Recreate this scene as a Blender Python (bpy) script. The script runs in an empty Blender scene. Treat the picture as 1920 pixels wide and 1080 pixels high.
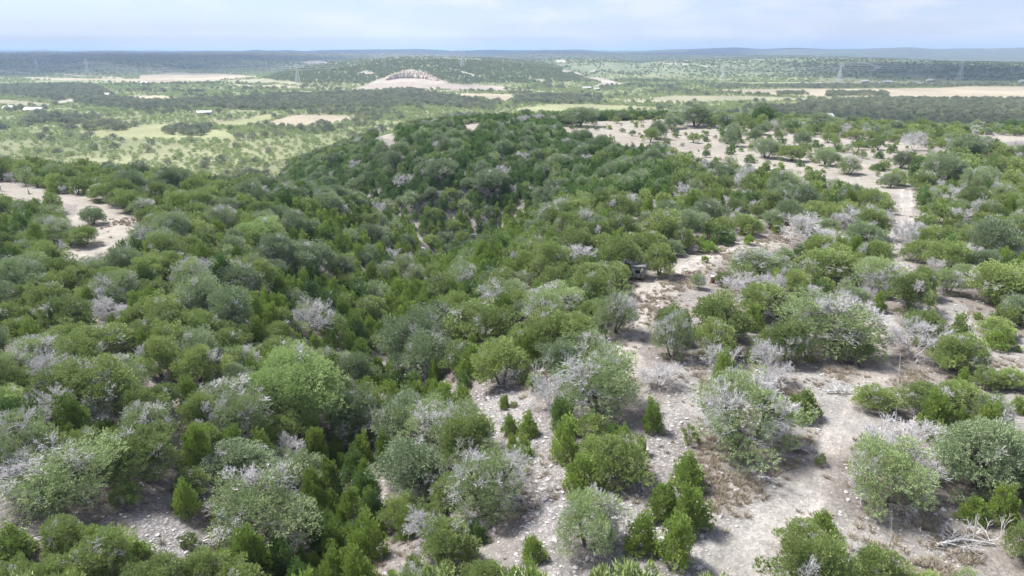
import bpy, math, random
import numpy as np
from mathutils import Vector, Matrix

random.seed(7)
rng = np.random.default_rng(7)
SC = bpy.context.scene
C = SC.collection
R = math.radians

# ------------------------------------------------------------------ camera, sky, sun, exposure
CAM_Z = 30.0
PITCH = R(19.1)
FPX = 1280.0                       # focal length in pixels of the 1920 px wide photograph
cd = bpy.data.cameras.new('drone_camera')
cam = bpy.data.objects.new('drone_camera', cd); C.objects.link(cam)
cam.location = (0, 0, CAM_Z)
cam.rotation_euler = (R(90) - PITCH, 0, 0)
cd.sensor_width = 36.0; cd.lens = 24.0
cd.clip_start = 0.5; cd.clip_end = 80000
SC.camera = cam

SUN_EL, SUN_AZ = R(56), R(-62)     # azimuth measured from +Y (view direction) towards +X
sunv = np.array([math.sin(SUN_AZ) * math.cos(SUN_EL), math.cos(SUN_AZ) * math.cos(SUN_EL), math.sin(SUN_EL)])
world = bpy.data.worlds.new('World'); SC.world = world; world.use_nodes = True
wn = world.node_tree; wn.nodes.clear()
def N(nt, t, **kw):
    n = nt.nodes.new(t)
    for k, v in kw.items(): setattr(n, k, v)
    return n
def L(nt, a, b): nt.links.new(a, b)
sky = N(wn, 'ShaderNodeTexSky'); sky.sky_type = 'NISHITA'; sky.sun_disc = False
sky.sun_elevation = SUN_EL; sky.sun_rotation = SUN_AZ
sky.altitude = 300; sky.air_density = 1.0; sky.dust_density = 0.4; sky.ozone_density = 3.0
bg = N(wn, 'ShaderNodeBackground'); bg.inputs['Strength'].default_value = 0.15
wo = N(wn, 'ShaderNodeOutputWorld')
# broken thin cloud layer laid out on a plane high above the ground (direction / z)
tc = N(wn, 'ShaderNodeTexCoord'); sp = N(wn, 'ShaderNodeSeparateXYZ'); L(wn, tc.outputs['Generated'], sp.inputs[0])
zc = N(wn, 'ShaderNodeMath', operation='MAXIMUM'); zc.inputs[1].default_value = 0.0; L(wn, sp.outputs['Z'], zc.inputs[0])
za = N(wn, 'ShaderNodeMath', operation='ADD'); za.inputs[1].default_value = 0.035; L(wn, zc.outputs[0], za.inputs[0])
dx = N(wn, 'ShaderNodeMath', operation='DIVIDE'); L(wn, sp.outputs['X'], dx.inputs[0]); L(wn, za.outputs[0], dx.inputs[1])
dy = N(wn, 'ShaderNodeMath', operation='DIVIDE'); L(wn, sp.outputs['Y'], dy.inputs[0]); L(wn, za.outputs[0], dy.inputs[1])
cb = N(wn, 'ShaderNodeCombineXYZ'); L(wn, dx.outputs[0], cb.inputs[0]); L(wn, dy.outputs[0], cb.inputs[1])
cn = N(wn, 'ShaderNodeTexNoise'); cn.inputs['Scale'].default_value = 1.0; cn.inputs['Detail'].default_value = 7; cn.inputs['Roughness'].default_value = 0.62
mp = N(wn, 'ShaderNodeMapping'); mp.inputs['Scale'].default_value = (7, 7, 26); L(wn, tc.outputs['Generated'], mp.inputs['Vector']); L(wn, mp.outputs[0], cn.inputs['Vector'])
cr = N(wn, 'ShaderNodeMapRange'); cr.inputs['From Min'].default_value = 0.46; cr.inputs['From Max'].default_value = 0.62
cr.inputs['To Min'].default_value = 0.0; cr.inputs['To Max'].default_value = 0.75
L(wn, cn.outputs['Fac'], cr.inputs['Value'])
mx = N(wn, 'ShaderNodeMix', data_type='RGBA'); L(wn, cr.outputs[0], mx.inputs['Factor']); 
mb = N(wn, 'ShaderNodeMix', data_type='RGBA'); mb.inputs['Factor'].default_value = 0.8; L(wn, sky.outputs[0], mb.inputs['A']); mb.inputs['B'].default_value = (1.48, 1.63, 2.36, 1)
L(wn, mb.outputs['Result'], mx.inputs['A'])
mx.inputs['B'].default_value = (2.9, 2.95, 3.15, 1)
L(wn, mx.outputs['Result'], bg.inputs['Color']); L(wn, bg.outputs[0], wo.inputs['Surface'])

sl = bpy.data.lights.new('sun', 'SUN'); sl.energy = 4.3; sl.angle = R(12.0); sl.color = (1.0, 0.965, 0.92)
so = bpy.data.objects.new('sun', sl); C.objects.link(so)
so.rotation_euler = Vector(tuple(sunv)).to_track_quat('Z', 'Y').to_euler(); so.location = (0, 0, 400)

SC.view_settings.view_transform = 'Standard'
try: SC.view_settings.look = 'None'
except Exception: pass
SC.view_settings.gamma = 1.0; SC.view_settings.use_curve_mapping = False
SC.view_settings.exposure = 1.08
SC.render.engine = 'CYCLES'
SC.cycles.use_denoising = True
SC.cycles.max_bounces = 6; SC.cycles.diffuse_bounces = 3; SC.cycles.transmission_bounces = 3
SC.cycles.volume_bounces = 1; SC.cycles.transparent_max_bounces = 12

# ------------------------------------------------------------------ pixel helpers (photo pixels, 1920 x 1080)
cp, sp_ = math.cos(PITCH), math.sin(PITCH)
def ray(px, py):
    x = (np.asarray(px, float) - 960) / FPX; y = (540 - np.asarray(py, float)) / FPX
    return np.stack([x, cp + y * sp_, -sp_ + y * cp], -1)
def project(x, y, z):
    x, y, z = np.asarray(x, float), np.asarray(y, float), np.asarray(z, float) - CAM_Z
    f = y * cp - z * sp_; u = y * sp_ + z * cp
    f = np.where(f > 0.1, f, 0.1)
    return 960 + FPX * x / f, 540 - FPX * u / f, f
def at_plane(px, py, z=0.0):
    d = ray(px, py); t = (z - CAM_Z) / d[..., 2]
    return d[..., 0] * t, d[..., 1] * t

# ------------------------------------------------------------------ value noise
_tab = rng.random((256, 256))
def vnoise(x, y):
    xi = np.floor(x).astype(int); yi = np.floor(y).astype(int)
    fx = x - xi; fy = y - yi; fx = fx * fx * (3 - 2 * fx); fy = fy * fy * (3 - 2 * fy)
    a = _tab[xi & 255, yi & 255]; b = _tab[(xi + 1) & 255, yi & 255]
    c = _tab[xi & 255, (yi + 1) & 255]; d = _tab[(xi + 1) & 255, (yi + 1) & 255]
    return (a * (1 - fx) + b * fx) * (1 - fy) + (c * (1 - fx) + d * fx) * fy
def fbm(x, y, s, o=4):
    v = 0; a = 0.5; n = 0
    for k in range(o):
        v = v + a * vnoise(x / s + 17.3 * k, y / s + 9.1 * k); n += a; a *= 0.5; s *= 0.5
    return v / n * 2 - 1
def sstep(t):
    t = np.clip(t, 0, 1); return t * t * (3 - 2 * t)

# ------------------------------------------------------------------ terrain
VALLEY = -35.0
# ravine floor: (px, py, floor level, half width)
RAV = [(600, 1150, -6.0, 9), (625, 1030, -8.0, 11), (665, 860, -10.5, 12), (715, 720, -13, 14), (745, 610, -15, 17), (800, 520, -17, 20), (885, 440, -20, 24)]
rx, ry = at_plane([p[0] for p in RAV], [p[1] for p in RAV], np.array([p[2] for p in RAV]))
# beyond the bend it runs off to the left behind the near ridge: (px, distance in metres, level, half width)
for px_, r_, z_, w_ in [(810, 196, -22, 24), (710, 202, -24, 24), (610, 216, -27, 26), (510, 240, -31, 31), (400, 285, -35, 45)]:
    a_ = math.atan2((px_ - 960) / FPX, cp + (540 - 320) / FPX * sp_)
    rx = np.append(rx, r_ * math.sin(a_)); ry = np.append(ry, r_ * math.cos(a_)); RAV.append((px_, 0, z_, w_))
RPTS = np.stack([rx, ry], -1); RD = np.array([-p[2] for p in RAV], float); RW = np.array([p[3] for p in RAV], float)
# side draw that climbs the far slope
rx2, ry2 = at_plane([900, 960, 1000, 1040], [425, 408, 385, 350], np.array([-14., -10, -6, -2]))
SP2 = np.stack([rx2, ry2], -1); SD2 = np.array([12., 8, 4, 0]); SW2 = np.array([20., 16, 12, 10])
def carve(x, y, P, D, W):
    best = np.zeros_like(x)
    for i in range(len(P) - 1):
        ax, ay = P[i]; bx, by = P[i + 1]
        vx, vy = bx - ax, by - ay
        t = np.clip(((x - ax) * vx + (y - ay) * vy) / (vx * vx + vy * vy), 0, 1)
        d = np.hypot(x - ax - t * vx, y - ay - t * vy)
        dep = D[i] * (1 - t) + D[i + 1] * t; w = W[i] * (1 - t) + W[i + 1] * t
        best = np.maximum(best, dep * np.exp(-(d / w) ** 1.6))
    return best
EDGE = [(-700, 300), (-300, 300), (0, 302), (250, 309), (420, 318), (490, 300), (550, 262), (650, 251), (800, 240), (950, 229), (1100, 223), (1300, 223),
        (1500, 232), (1700, 246), (1920, 254), (2400, 262), (2900, 262)]
ex, ey = at_plane([e[0] for e in EDGE], [e[1] for e in EDGE], 0)
EAZ = np.arctan2(ex, ey); ER = np.hypot(ex, ey)
def az_of(px): return np.arctan2((np.asarray(px, float) - 960) / FPX, cp + (540 - 100) / FPX * sp_)
def top_z(px, py, r):
    d = ray(px, py); return CAM_Z + r * d[..., 2] / np.hypot(d[..., 0], d[..., 1])
def layer(prof, rf, rr):
    p = np.array(prof, float)
    return (az_of(p[:, 0]), top_z(p[:, 0], p[:, 1], rr), rf, rr)
LAYERS = [
    layer([(-900, 190), (440, 160), (480, 148), (540, 129), (620, 118), (690, 111), (760, 107.5), (850, 108), (940, 111), (1010, 117), (1060, 128), (1110, 150), (2400, 190)], 1300, 1850),
    layer([(-900, 160), (880, 150), (930, 120), (990, 113), (1080, 109), (1150, 112), (1200, 118), (1240, 114), (1330, 111), (1500, 109), (1600, 110), (1700, 113), (1800, 116), (1930, 118), (2500, 118), (2900, 118)], 1700, 2600),
    layer([(-900, 150), (40, 142), (90, 126), (150, 115), (190, 112), (240, 112), (300, 119), (345, 130), (420, 146), (2900, 190)], 2250, 2850),
    layer([(-900, 112), (-100, 108), (60, 113), (130, 117), (190, 112), (250, 115), (330, 108), (460, 110), (560, 112), (700, 112), (900, 108), (1000, 112), (1100, 130), (1300, 150)], 2650, 3600),
    layer([(-900, 103), (0, 101), (300, 100), (470, 99), (800, 101), (900, 104), (1000, 101), (1200, 102), (1400, 104), (1560, 105), (1700, 110), (1800, 116), (2900, 116)], 3900, 5200),
    layer([(-900, 97), (0, 96.6), (320, 96), (450, 95.5), (480, 93), (500, 94.5), (545, 94), (575, 96), (640, 94), (780, 92), (850, 95), (920, 93), (1000, 94), (1090, 93), (1120, 95), (1200, 95), (1290, 92), (1380, 89.5), (1430, 92), (1480, 90), (1540, 92), (1620, 91), (1700, 88.5), (1750, 92), (1850, 92), (1920, 89.5), (2100, 91), (2900, 92)], 6000, 9000),
    layer([(-900, 94.5), (200, 94), (600, 95), (2900, 95)], 11000, 17000),
]
def hfun(x, y):
    x = np.asarray(x, float); y = np.asarray(y, float)
    r = np.hypot(x, y); az = np.arctan2(x, y)
    plate = 1.1 * fbm(x, y, 60, 4) + 0.25 * fbm(x, y, 7, 3)
    plate = plate - carve(x, y, RPTS, RD, RW) - carve(x, y, SP2, SD2, SW2) * 0.8
    er = np.interp(az, EAZ, ER)
    fade = sstep((r - er - 4) / 150.0)
    val = VALLEY + 1.2 * fbm(x, y, 160, 3) * sstep((1200 - r) / 600 + 0.6)
    z = np.maximum(plate, VALLEY) * (1 - fade) + val * fade
    n = fbm(x, y, 420, 5); n2 = 1 - abs(fbm(x + 900, y, 900, 4)) * 2
    for (a, tz, rf, rr) in LAYERS:
        t_z = np.interp(az, a, tz)
        k = rr / 2600
        rfv = rf * (1 + 0.10 * n)
        t = (r - rfv) / (rr - rfv)
        zz = VALLEY + (t_z - VALLEY) * sstep(t)
        zz = zz + 9 * k * n * np.clip(t, 0, 1) * np.clip(1 - t, 0, 1) * 4 * np.clip((t_z - VALLEY) / 40, 0, 1)
        zz = np.where(t > 1, t_z - (t - 1) * 30 - 3, zz)
        z = np.maximum(z, np.where(t > 0, zz, -1e3))
    # quarried bluff: a step near the top of the bare scar
    return z
def h1(x, y): return float(hfun(np.array([x]), np.array([y]))[0])
def unproj(px, py):
    """Where the line of sight through a photo pixel meets the terrain."""
    px = np.atleast_1d(np.asarray(px, float)); py = np.atleast_1d(np.asarray(py, float))
    d = ray(px, py); hz = np.hypot(d[:, 0], d[:, 1]); d = d / hz[:, None]
    T_ = 14.0 * 1.006 ** np.arange(1160)
    hi = np.full(len(px), T_[-1]); lo = np.full(len(px), T_[-2])
    for a in range(0, len(px), 200):
        b = slice(a, a + 200); z = hfun(d[b, 0][:, None] * T_, d[b, 1][:, None] * T_)
        hit = CAM_Z + d[b, 2][:, None] * T_ <= z; k = np.where(hit.any(1), hit.argmax(1), len(T_) - 1); k = np.maximum(k, 1)
        hi[b] = T_[k]; lo[b] = T_[k - 1]
    for _ in range(14):
        m = (lo + hi) / 2; z = hfun(d[:, 0] * m, d[:, 1] * m); below = CAM_Z + d[:, 2] * m <= z
        hi = np.where(below, m, hi); lo = np.where(below, lo, m)
    return d[:, 0] * hi, d[:, 1] * hi

# ------------------------------------------------------------------ clearings, fields and woods (outlines on the ground)
def poly(pts):
    x, y = unproj([p[0] for p in pts], [p[1] for p in pts]); return np.stack([x, y], -1)
def inside(P, x, y):
    c = np.zeros(x.shape, bool); n = len(P)
    for i in range(n):
        x1, y1 = P[i]; x2, y2 = P[i - 1]
        if y1 == y2: continue
        m = ((y1 > y) != (y2 > y)) & (x < (x2 - x1) * (y - y1) / (y2 - y1) + x1)
        c ^= m
    return c
def chunk(P, pad=0): return P[:, 0].min() - pad, P[:, 0].max() + pad, P[:, 1].min() - pad, P[:, 1].max() + pad
LIME = (0.298, 0.284, 0.262); DRY = (0.245, 0.20, 0.165); TRAIL = (0.43, 0.40, 0.365); SCREE = (0.30, 0.285, 0.272)
SAND = (0.335, 0.31, 0.268); TAN = (0.345, 0.305, 0.225); YGRASS = (0.27, 0.28, 0.15); WHITE = (0.36, 0.33, 0.29); PALEG = (0.27, 0.265, 0.175)
BARE = [  # near clearings (stony, no trees)
    ('left', SAND, [(-60, 335), (0, 341), (33, 350), (80, 356), (95, 370), (140, 366), (170, 366), (200, 380), (232, 398), (262, 403), (268, 432), (246, 440), (215, 457), (203, 473), (180, 474), (176, 488), (148, 497), (143, 507), (163, 522), (147, 517), (103, 494), (97, 473), (133, 460), (128, 440), (125, 420), (140, 402), (150, 385), (95, 378), (60, 373), (0, 367), (-60, 362)]),
    ('upper', SAND, [(1040, 240), (1100, 228), (1240, 224), (1330, 238), (1400, 240), (1500, 255), (1600, 262), (1700, 268), (1780, 280), (1770, 296), (1710, 298), (1690, 330), (1690, 366), (1620, 352), (1560, 335), (1500, 332), (1440, 322), (1380, 306), (1330, 300), (1260, 288), (1180, 275), (1120, 262)]),
    ('upper right', SAND, [(1795, 254), (1860, 254), (1990, 258), (1990, 266), (1880, 266), (1800, 266)]),
    ('ridge', SAND, [(690, 240), (712, 236), (745, 256), (735, 264), (705, 258)]),
    ('ridge', SAND, [(865, 236), (898, 230), (905, 240), (885, 244)]),
    ('track', SAND, [(1470, 440), (1500, 452), (1440, 470), (1350, 488), (1305, 530), (1255, 575), (1215, 610), (1200, 660), (1215, 715), (1260, 760), (1240, 790), (1190, 720), (1130, 700), (1120, 660), (1165, 625), (1180, 570), (1170, 535), (1200, 528), (1240, 500), (1290, 478), (1340, 470), (1400, 446)]),
    ('trail top', LIME, [(1648, 445), (1672, 442), (1700, 480), (1710, 530), (1690, 530), (1660, 490)]),
    ('scree', SCREE, [(872, 742), (905, 722), (960, 735), (1000, 755), (1020, 790), (1040, 850), (1060, 885), (1095, 925), (1150, 940), (1190, 905), (1215, 850), (1190, 815), (1230, 770), (1300, 755), (1310, 790), (1290, 850), (1310, 900), (1330, 1060), (1180, 1090), (960, 1090), (975, 980), (960, 880), (930, 840), (885, 800)]),
    ('main', LIME, [(1180, 690), (1290, 690), (1500, 690), (1600, 690), (1625, 650), (1615, 600), (1650, 600), (1665, 640), (1655, 700), (1740, 700), (1735, 730), (1640, 760), (1640, 790), (1700, 800), (1730, 960), (1780, 990), (1900, 1000), (1960, 1090), (1300, 1090), (1320, 920), (1300, 800), (1240, 740)]),
    ('right', LIME, [(1750, 545), (1800, 560), (1845, 600), (1860, 615), (1990, 640), (1990, 680), (1860, 672), (1830, 640), (1790, 610), (1740, 575)]),
    ('right2', LIME, [(1850, 680), (1990, 690), (1990, 900), (1900, 850), (1870, 760)]),
    ('gap', LIME, [(1740, 480), (1800, 480), (1870, 500), (1870, 512), (1800, 505), (1750, 495)]),
    ('rocks', SCREE, [(700, 690), (718, 672), (728, 682), (712, 705)]),
    ('rocks', SCREE, [(690, 870), (722, 845), (730, 856), (700, 880)]),
    ('rocks', SCREE, [(245, 965), (310, 955), (355, 975), (385, 1015), (370, 1090), (290, 1090), (270, 1010)]),
    ('rocks', SCREE, [(0, 985), (60, 1000), (100, 1030), (60, 1040), (0, 1030)]),
    ('rocks', SCREE, [(772, 436), (790, 446), (796, 456), (780, 452)]),
    ('rocks', SCREE, [(786, 464), (804, 466), (812, 480), (794, 480)]),
    ('gap', LIME, [(975, 545), (1000, 540), (1000, 575), (985, 570)]),
    ('gap', LIME, [(940, 640), (975, 600), (1010, 600), (975, 650)]),
    ('path', SAND, [(955, 412), (968, 395), (976, 392), (972, 405), (962, 416)]),
    ('gap', SAND, [(1170, 418), (1190, 416), (1192, 424), (1172, 428)]),
    ('gap', SAND, [(530, 355), (560, 358), (575, 368), (540, 368)]),
    ('gap', LIME, [(0, 630), (25, 632), (18, 660), (0, 665)]),
    ('gap', SAND, [(1400, 412), (1450, 412), (1455, 422), (1400, 420)]),
    ('gap', LIME, [(245, 690), (280, 700), (300, 740), (270, 735)]),
]
FIELDS = [  # far fields and scars
    (TAN, [(-200, 127), (0, 131), (40, 134), (100, 137), (150, 141), (230, 145), (228, 148), (140, 144), (60, 139.5), (0, 136), (-200, 134)]),
    (TAN, [(20, 146), (70, 145), (130, 147), (200, 148), (262, 148), (262, 141), (300, 138.5), (350, 136.5), (400, 138), (440, 140), (486, 144), (465, 147), (420, 149), (400, 153), (330, 156), (270, 156), (200, 152), (120, 151), (60, 149)]),
    (PALEG, [(412, 153), (480, 148), (520, 151), (575, 158), (560, 161), (480, 158)]),
    (TAN, [(500, 169.5), (560, 171), (622, 173.5), (618, 177), (560, 176)]),
    (TAN, [(400, 155), (470, 160), (560, 163), (640, 165), (640, 167), (540, 165.5), (440, 160)]),
    (PALEG, [(-200, 184), (0, 187), (60, 191), (95, 196), (90, 200), (40, 200), (0, 197), (-200, 196)]),
    (WHITE, [(93, 190), (140, 184), (200, 181), (240, 186), (225, 189), (140, 192), (115, 196)]),
    (TAN, [(240, 180), (290, 179), (340, 184), (300, 187), (250, 184)]),
    (TAN, [(487, 233), (508, 227), (540, 219), (553, 215.5), (640, 217), (668, 220), (650, 228), (600, 236), (560, 240), (525, 238)]),
    (YGRASS, [(400, 232), (470, 222), (500, 214), (535, 214), (500, 228), (440, 240)]),
    (YGRASS, [(150, 240), (330, 232), (420, 246), (450, 262), (300, 262), (150, 256)]),
    (TAN, [(795, 176), (880, 175.5), (960, 177), (1050, 177), (1040, 181), (1005, 184), (965, 184), (945, 192), (930, 190), (900, 182.5), (860, 184), (800, 180)]),
    (TAN, [(640, 167), (700, 168), (790, 169), (900, 170), (1000, 168), (1000, 170), (880, 172), (640, 170)]),
    (YGRASS, [(960, 205), (1030, 197), (1100, 195.5), (1200, 200), (1260, 206), (1180, 207), (1080, 210), (1000, 212)]),
    (TAN, [(1150, 190), (1240, 187.5), (1330, 189), (1300, 193), (1200, 193)]),
    (TAN, [(1320, 169), (1400, 168), (1500, 166.5), (1600, 166.5), (1760, 165), (1815, 162), (2100, 160), (2100, 190), (1860, 187), (1700, 184.5), (1560, 183), (1500, 181), (1420, 176), (1350, 172)]),
    (PALEG, [(1280, 179.5), (1400, 180.5), (1500, 184), (1600, 185), (1500, 189), (1400, 190), (1300, 192), (1200, 186)]),
    (PALEG, [(1360, 155), (1500, 154), (1600, 153.5), (1810, 155), (1815, 157.5), (1600, 157.5), (1420, 158)]),
    (WHITE, [(1110, 163), (1125, 162), (1160, 160), (1172, 158), (1140, 150), (1120, 145), (1095, 143.5), (1110, 148), (1130, 155), (1120, 159)]),
    (WHITE, [(1050, 134), (1080, 134.5), (1090, 138), (1060, 138.5)]),
    (WHITE, [(1105, 133), (1118, 129.5), (1116, 134), (1108, 136)]),
    (WHITE, [(983, 147.5), (1020, 149), (1028, 157), (1000, 151)]),
    (WHITE, [(1608, 115.5), (1630, 117.5), (1640, 123.5), (1655, 123), (1650, 127), (1632, 135), (1628, 134), (1642, 126), (1630, 120.5), (1610, 118)]),
    (WHITE, [(1298, 124), (1320, 123), (1345, 126), (1320, 127)]),
    (WHITE, [(1240, 118.5), (1290, 119), (1290, 121), (1240, 120.5)]),
    (WHITE, [(842, 128), (865, 133), (890, 140), (912, 146), (908, 147), (885, 142), (860, 135), (840, 130)]),
    (WHITE, [(670, 137), (684, 132), (700, 136), (696, 142), (682, 140)]),
    (WHITE, [(560, 116), (600, 113), (620, 118), (580, 121)]),
    (WHITE, [(1040, 113), (1060, 112), (1062, 117), (1045, 117)]),
]
SCAR = [(660, 166), (680, 161), (700, 152), (724, 143), (745, 133), (770, 130), (795, 133), (830, 151), (850, 157.5), (900, 159), (950, 162), (945, 168), (880, 169), (800, 168), (740, 167), (700, 168)]
WOODS = [
    [(-200, 142), (0, 145), (30, 148), (100, 150), (140, 154), (185, 163), (215, 180), (130, 186), (110, 190), (80, 182), (0, 178), (-200, 176)],
    [(140, 189), (210, 181), (240, 192), (320, 190), (440, 187), (500, 179), (640, 176), (700, 173), (770, 168), (830, 179), (900, 190), (930, 200), (880, 206), (800, 198), (640, 205), (500, 208), (330, 202), (200, 205), (150, 195)],
    [(965, 182), (1030, 179), (1090, 180), (1130, 183), (1120, 195), (1040, 195), (965, 195)],
    [(1390, 202), (1480, 199), (1560, 191), (1640, 186), (2100, 190), (2100, 244), (1700, 240), (1600, 225), (1450, 215)],
    [(1370, 163), (1480, 161), (1640, 160), (1810, 159), (2100, 156), (2100, 160), (1815, 161.5), (1760, 164), (1600, 165.5), (1500, 165.5)],
    [(1455, 174), (1510, 174), (1516, 179), (1460, 178)],
    [(1548, 174), (1660, 174), (1666, 181), (1550, 181)],
    [(160, 232), (260, 236), (230, 246), (150, 246)], [(330, 238), (400, 240), (380, 256), (300, 252)],
    [(60, 218), (180, 222), (160, 232), (40, 236)],
]
def polys(sets):
    x, y = unproj([q[0] for p in sets for q in p], [q[1] for p in sets for q in p]); out = []; k = 0
    for p in sets: out.append(np.stack([x[k:k + len(p)], y[k:k + len(p)]], -1)); k += len(p)
    return out
BAREP = [(b[0], b[1], p) for b, p in zip(BARE, polys([b[2] for b in BARE]))]
FIELDP = [(b[0], p) for b, p in zip(FIELDS, polys([b[1] for b in FIELDS]))]
SCARP = poly(SCAR)
WOODP = polys(WOODS)
TRAILS = [[(1648, 600), (1640, 640), (1650, 680), (1625, 740), (1600, 790), (1560, 860), (1520, 930), (1440, 1000), (1380, 1090)],
          [(1690, 330), (1700, 370), (1700, 430), (1668, 445), (1690, 490), (1702, 530)],
          [(1480, 448), (1400, 462), (1330, 480), (1285, 505), (1240, 535), (1200, 580), (1180, 640), (1150, 690)]]
TRAILW = []
for t in TRAILS:
    x, y = unproj([p[0] for p in t], [p[1] for p in t]); TRAILW.append(np.stack([x, y], -1))
def pathdist(P, x, y):
    best = np.full(x.shape, 1e9)
    for i in range(len(P) - 1):
        ax, ay = P[i]; bx, by = P[i + 1]; vx, vy = bx - ax, by - ay
        t = np.clip(((x - ax) * vx + (y - ay) * vy) / (vx * vx + vy * vy + 1e-9), 0, 1)
        best = np.minimum(best, np.hypot(x - ax - t * vx, y - ay - t * vy))
    return best

# ------------------------------------------------------------------ materials
def mat(name):
    m = bpy.data.materials.new(name); m.use_nodes = True; nt = m.node_tree; nt.nodes.clear()
    return m, nt, N(nt, 'ShaderNodeOutputMaterial')
def simple(name, col, rough=0.8, var=0.25, scale=3.0, metal=0.0, bump=0.0):
    m, nt, out = mat(name)
    p = N(nt, 'ShaderNodeBsdfPrincipled'); p.inputs['Roughness'].default_value = rough; p.inputs['Metallic'].default_value = metal
    t = N(nt, 'ShaderNodeTexCoord'); n = N(nt, 'ShaderNodeTexNoise'); n.inputs['Scale'].default_value = scale; n.inputs['Detail'].default_value = 5
    L(nt, t.outputs['Object'], n.inputs['Vector'])
    mr = N(nt, 'ShaderNodeMapRange'); mr.inputs['From Min'].default_value = 0.3; mr.inputs['From Max'].default_value = 0.7
    mr.inputs['To Min'].default_value = 1 - var; mr.inputs['To Max'].default_value = 1 + var; L(nt, n.outputs['Fac'], mr.inputs['Value'])
    v = N(nt, 'ShaderNodeVectorMath', operation='SCALE'); v.inputs[0].default_value = col; L(nt, mr.outputs[0], v.inputs['Scale'])
    L(nt, v.outputs[0], p.inputs['Base Color'])
    if bump:
        b = N(nt, 'ShaderNodeBump'); b.inputs['Strength'].default_value = bump; b.inputs['Distance'].default_value = 0.02
        L(nt, n.outputs['Fac'], b.inputs['Height']); L(nt, b.outputs[0], p.inputs['Normal'])
    L(nt, p.outputs[0], out.inputs['Surface']); return m
def leaf_mat(name, cols, trans=0.18, rough=0.55):
    """Foliage: hue differs from tree to tree, from clump to clump and slowly over the land."""
    m, nt, out = mat(name)
    oi = N(nt, 'ShaderNodeObjectInfo')
    at = N(nt, 'ShaderNodeAttribute'); at.attribute_name = 'tint'
    nz = N(nt, 'ShaderNodeTexNoise'); nz.inputs['Scale'].default_value = 0.03; nz.inputs['Detail'].default_value = 2
    L(nt, oi.outputs['Location'], nz.inputs['Vector'])
    a = N(nt, 'ShaderNodeMath', operation='MULTIPLY'); a.inputs[1].default_value = 0.42; L(nt, oi.outputs['Random'], a.inputs[0])
    b = N(nt, 'ShaderNodeMath', operation='MULTIPLY_ADD'); b.inputs[1].default_value = 0.38; L(nt, at.outputs['Fac'], b.inputs[0]); L(nt, a.outputs[0], b.inputs[2])
    c = N(nt, 'ShaderNodeMath', operation='MULTIPLY_ADD'); c.inputs[1].default_value = 0.5; L(nt, nz.outputs['Fac'], c.inputs[0]); L(nt, b.outputs[0], c.inputs[2])
    d = N(nt, 'ShaderNodeMath', operation='ADD'); d.inputs[1].default_value = -0.15; L(nt, c.outputs[0], d.inputs[0])
    r = N(nt, 'ShaderNodeValToRGB'); L(nt, d.outputs[0], r.inputs['Fac'])
    while len(r.color_ramp.elements) < len(cols): r.color_ramp.elements.new(0.5)
    for i, cc in enumerate(cols):
        r.color_ramp.elements[i].position = i / (len(cols) - 1); r.color_ramp.elements[i].color = (*cc, 1)
    p = N(nt, 'ShaderNodeBsdfPrincipled'); p.inputs['Roughness'].default_value = rough; p.inputs['Specular IOR Level'].default_value = 0.25
    tr = N(nt, 'ShaderNodeBsdfTranslucent'); ms = N(nt, 'ShaderNodeMixShader'); ms.inputs[0].default_value = trans
    L(nt, r.outputs[0], p.inputs['Base Color']); L(nt, r.outputs[0], tr.inputs['Color'])
    L(nt, p.outputs[0], ms.inputs[1]); L(nt, tr.outputs[0], ms.inputs[2]); L(nt, ms.outputs[0], out.inputs['Surface'])
    return m
M = {}
M['juniper'] = leaf_mat('juniper_foliage', [(0.1492, 0.2051, 0.0875), (0.2287, 0.2945, 0.1068), (0.318, 0.4015, 0.1362), (0.4375, 0.5173, 0.1945)])
M['young'] = leaf_mat('young_juniper_foliage', [(0.1471, 0.2112, 0.059), (0.2114, 0.2956, 0.0751), (0.3008, 0.4043, 0.0965), (0.3969, 0.5067, 0.1393)])
M['greyjun'] = leaf_mat('grey_juniper_foliage', [(0.2098, 0.2663, 0.1303), (0.2744, 0.3468, 0.1647), (0.3469, 0.4356, 0.1991), (0.4359, 0.5243, 0.2471)])
M['dark'] = leaf_mat('dark_juniper_foliage', [(0.0779, 0.1398, 0.049), (0.1212, 0.1975, 0.063), (0.1645, 0.2632, 0.077), (0.2163, 0.3292, 0.0978)])
M['oak'] = leaf_mat('live_oak_foliage', [(0.1566, 0.205, 0.1213), (0.2297, 0.2928, 0.1619), (0.3134, 0.3904, 0.2106), (0.4178, 0.4977, 0.2671)], 0.12)
M['pale'] = leaf_mat('pale_green_foliage', [(0.2465, 0.3342, 0.1325), (0.3082, 0.4112, 0.162), (0.4005, 0.5141, 0.2061), (0.5083, 0.6169, 0.2651)], 0.25)
M['lime'] = leaf_mat('lime_green_foliage', [(0.2508, 0.3468, 0.0648), (0.2926, 0.4284, 0.0864), (0.3553, 0.4896, 0.1296)], 0.25)
M['mesquite'] = leaf_mat('mesquite_foliage', [(0.2299, 0.3073, 0.1283), (0.3025, 0.3783, 0.1568), (0.3751, 0.4492, 0.1995), (0.4478, 0.4965, 0.2565)], 0.25)
M['hill'] = leaf_mat('hillside_scrub_foliage', [(0.1726, 0.21, 0.1217), (0.2476, 0.285, 0.1638), (0.3224, 0.36, 0.2106), (0.42, 0.435, 0.2808)], 0.2)
M['woodland'] = leaf_mat('valley_woodland_foliage', [(0.1368, 0.156, 0.1172), (0.2097, 0.234, 0.1607), (0.3098, 0.3354, 0.2174), (0.4738, 0.4914, 0.293)], 0.15)
M['bark'] = simple('dark_bark', (0.115, 0.10, 0.09), 0.9, 0.4, 6, bump=0.5)
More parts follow.
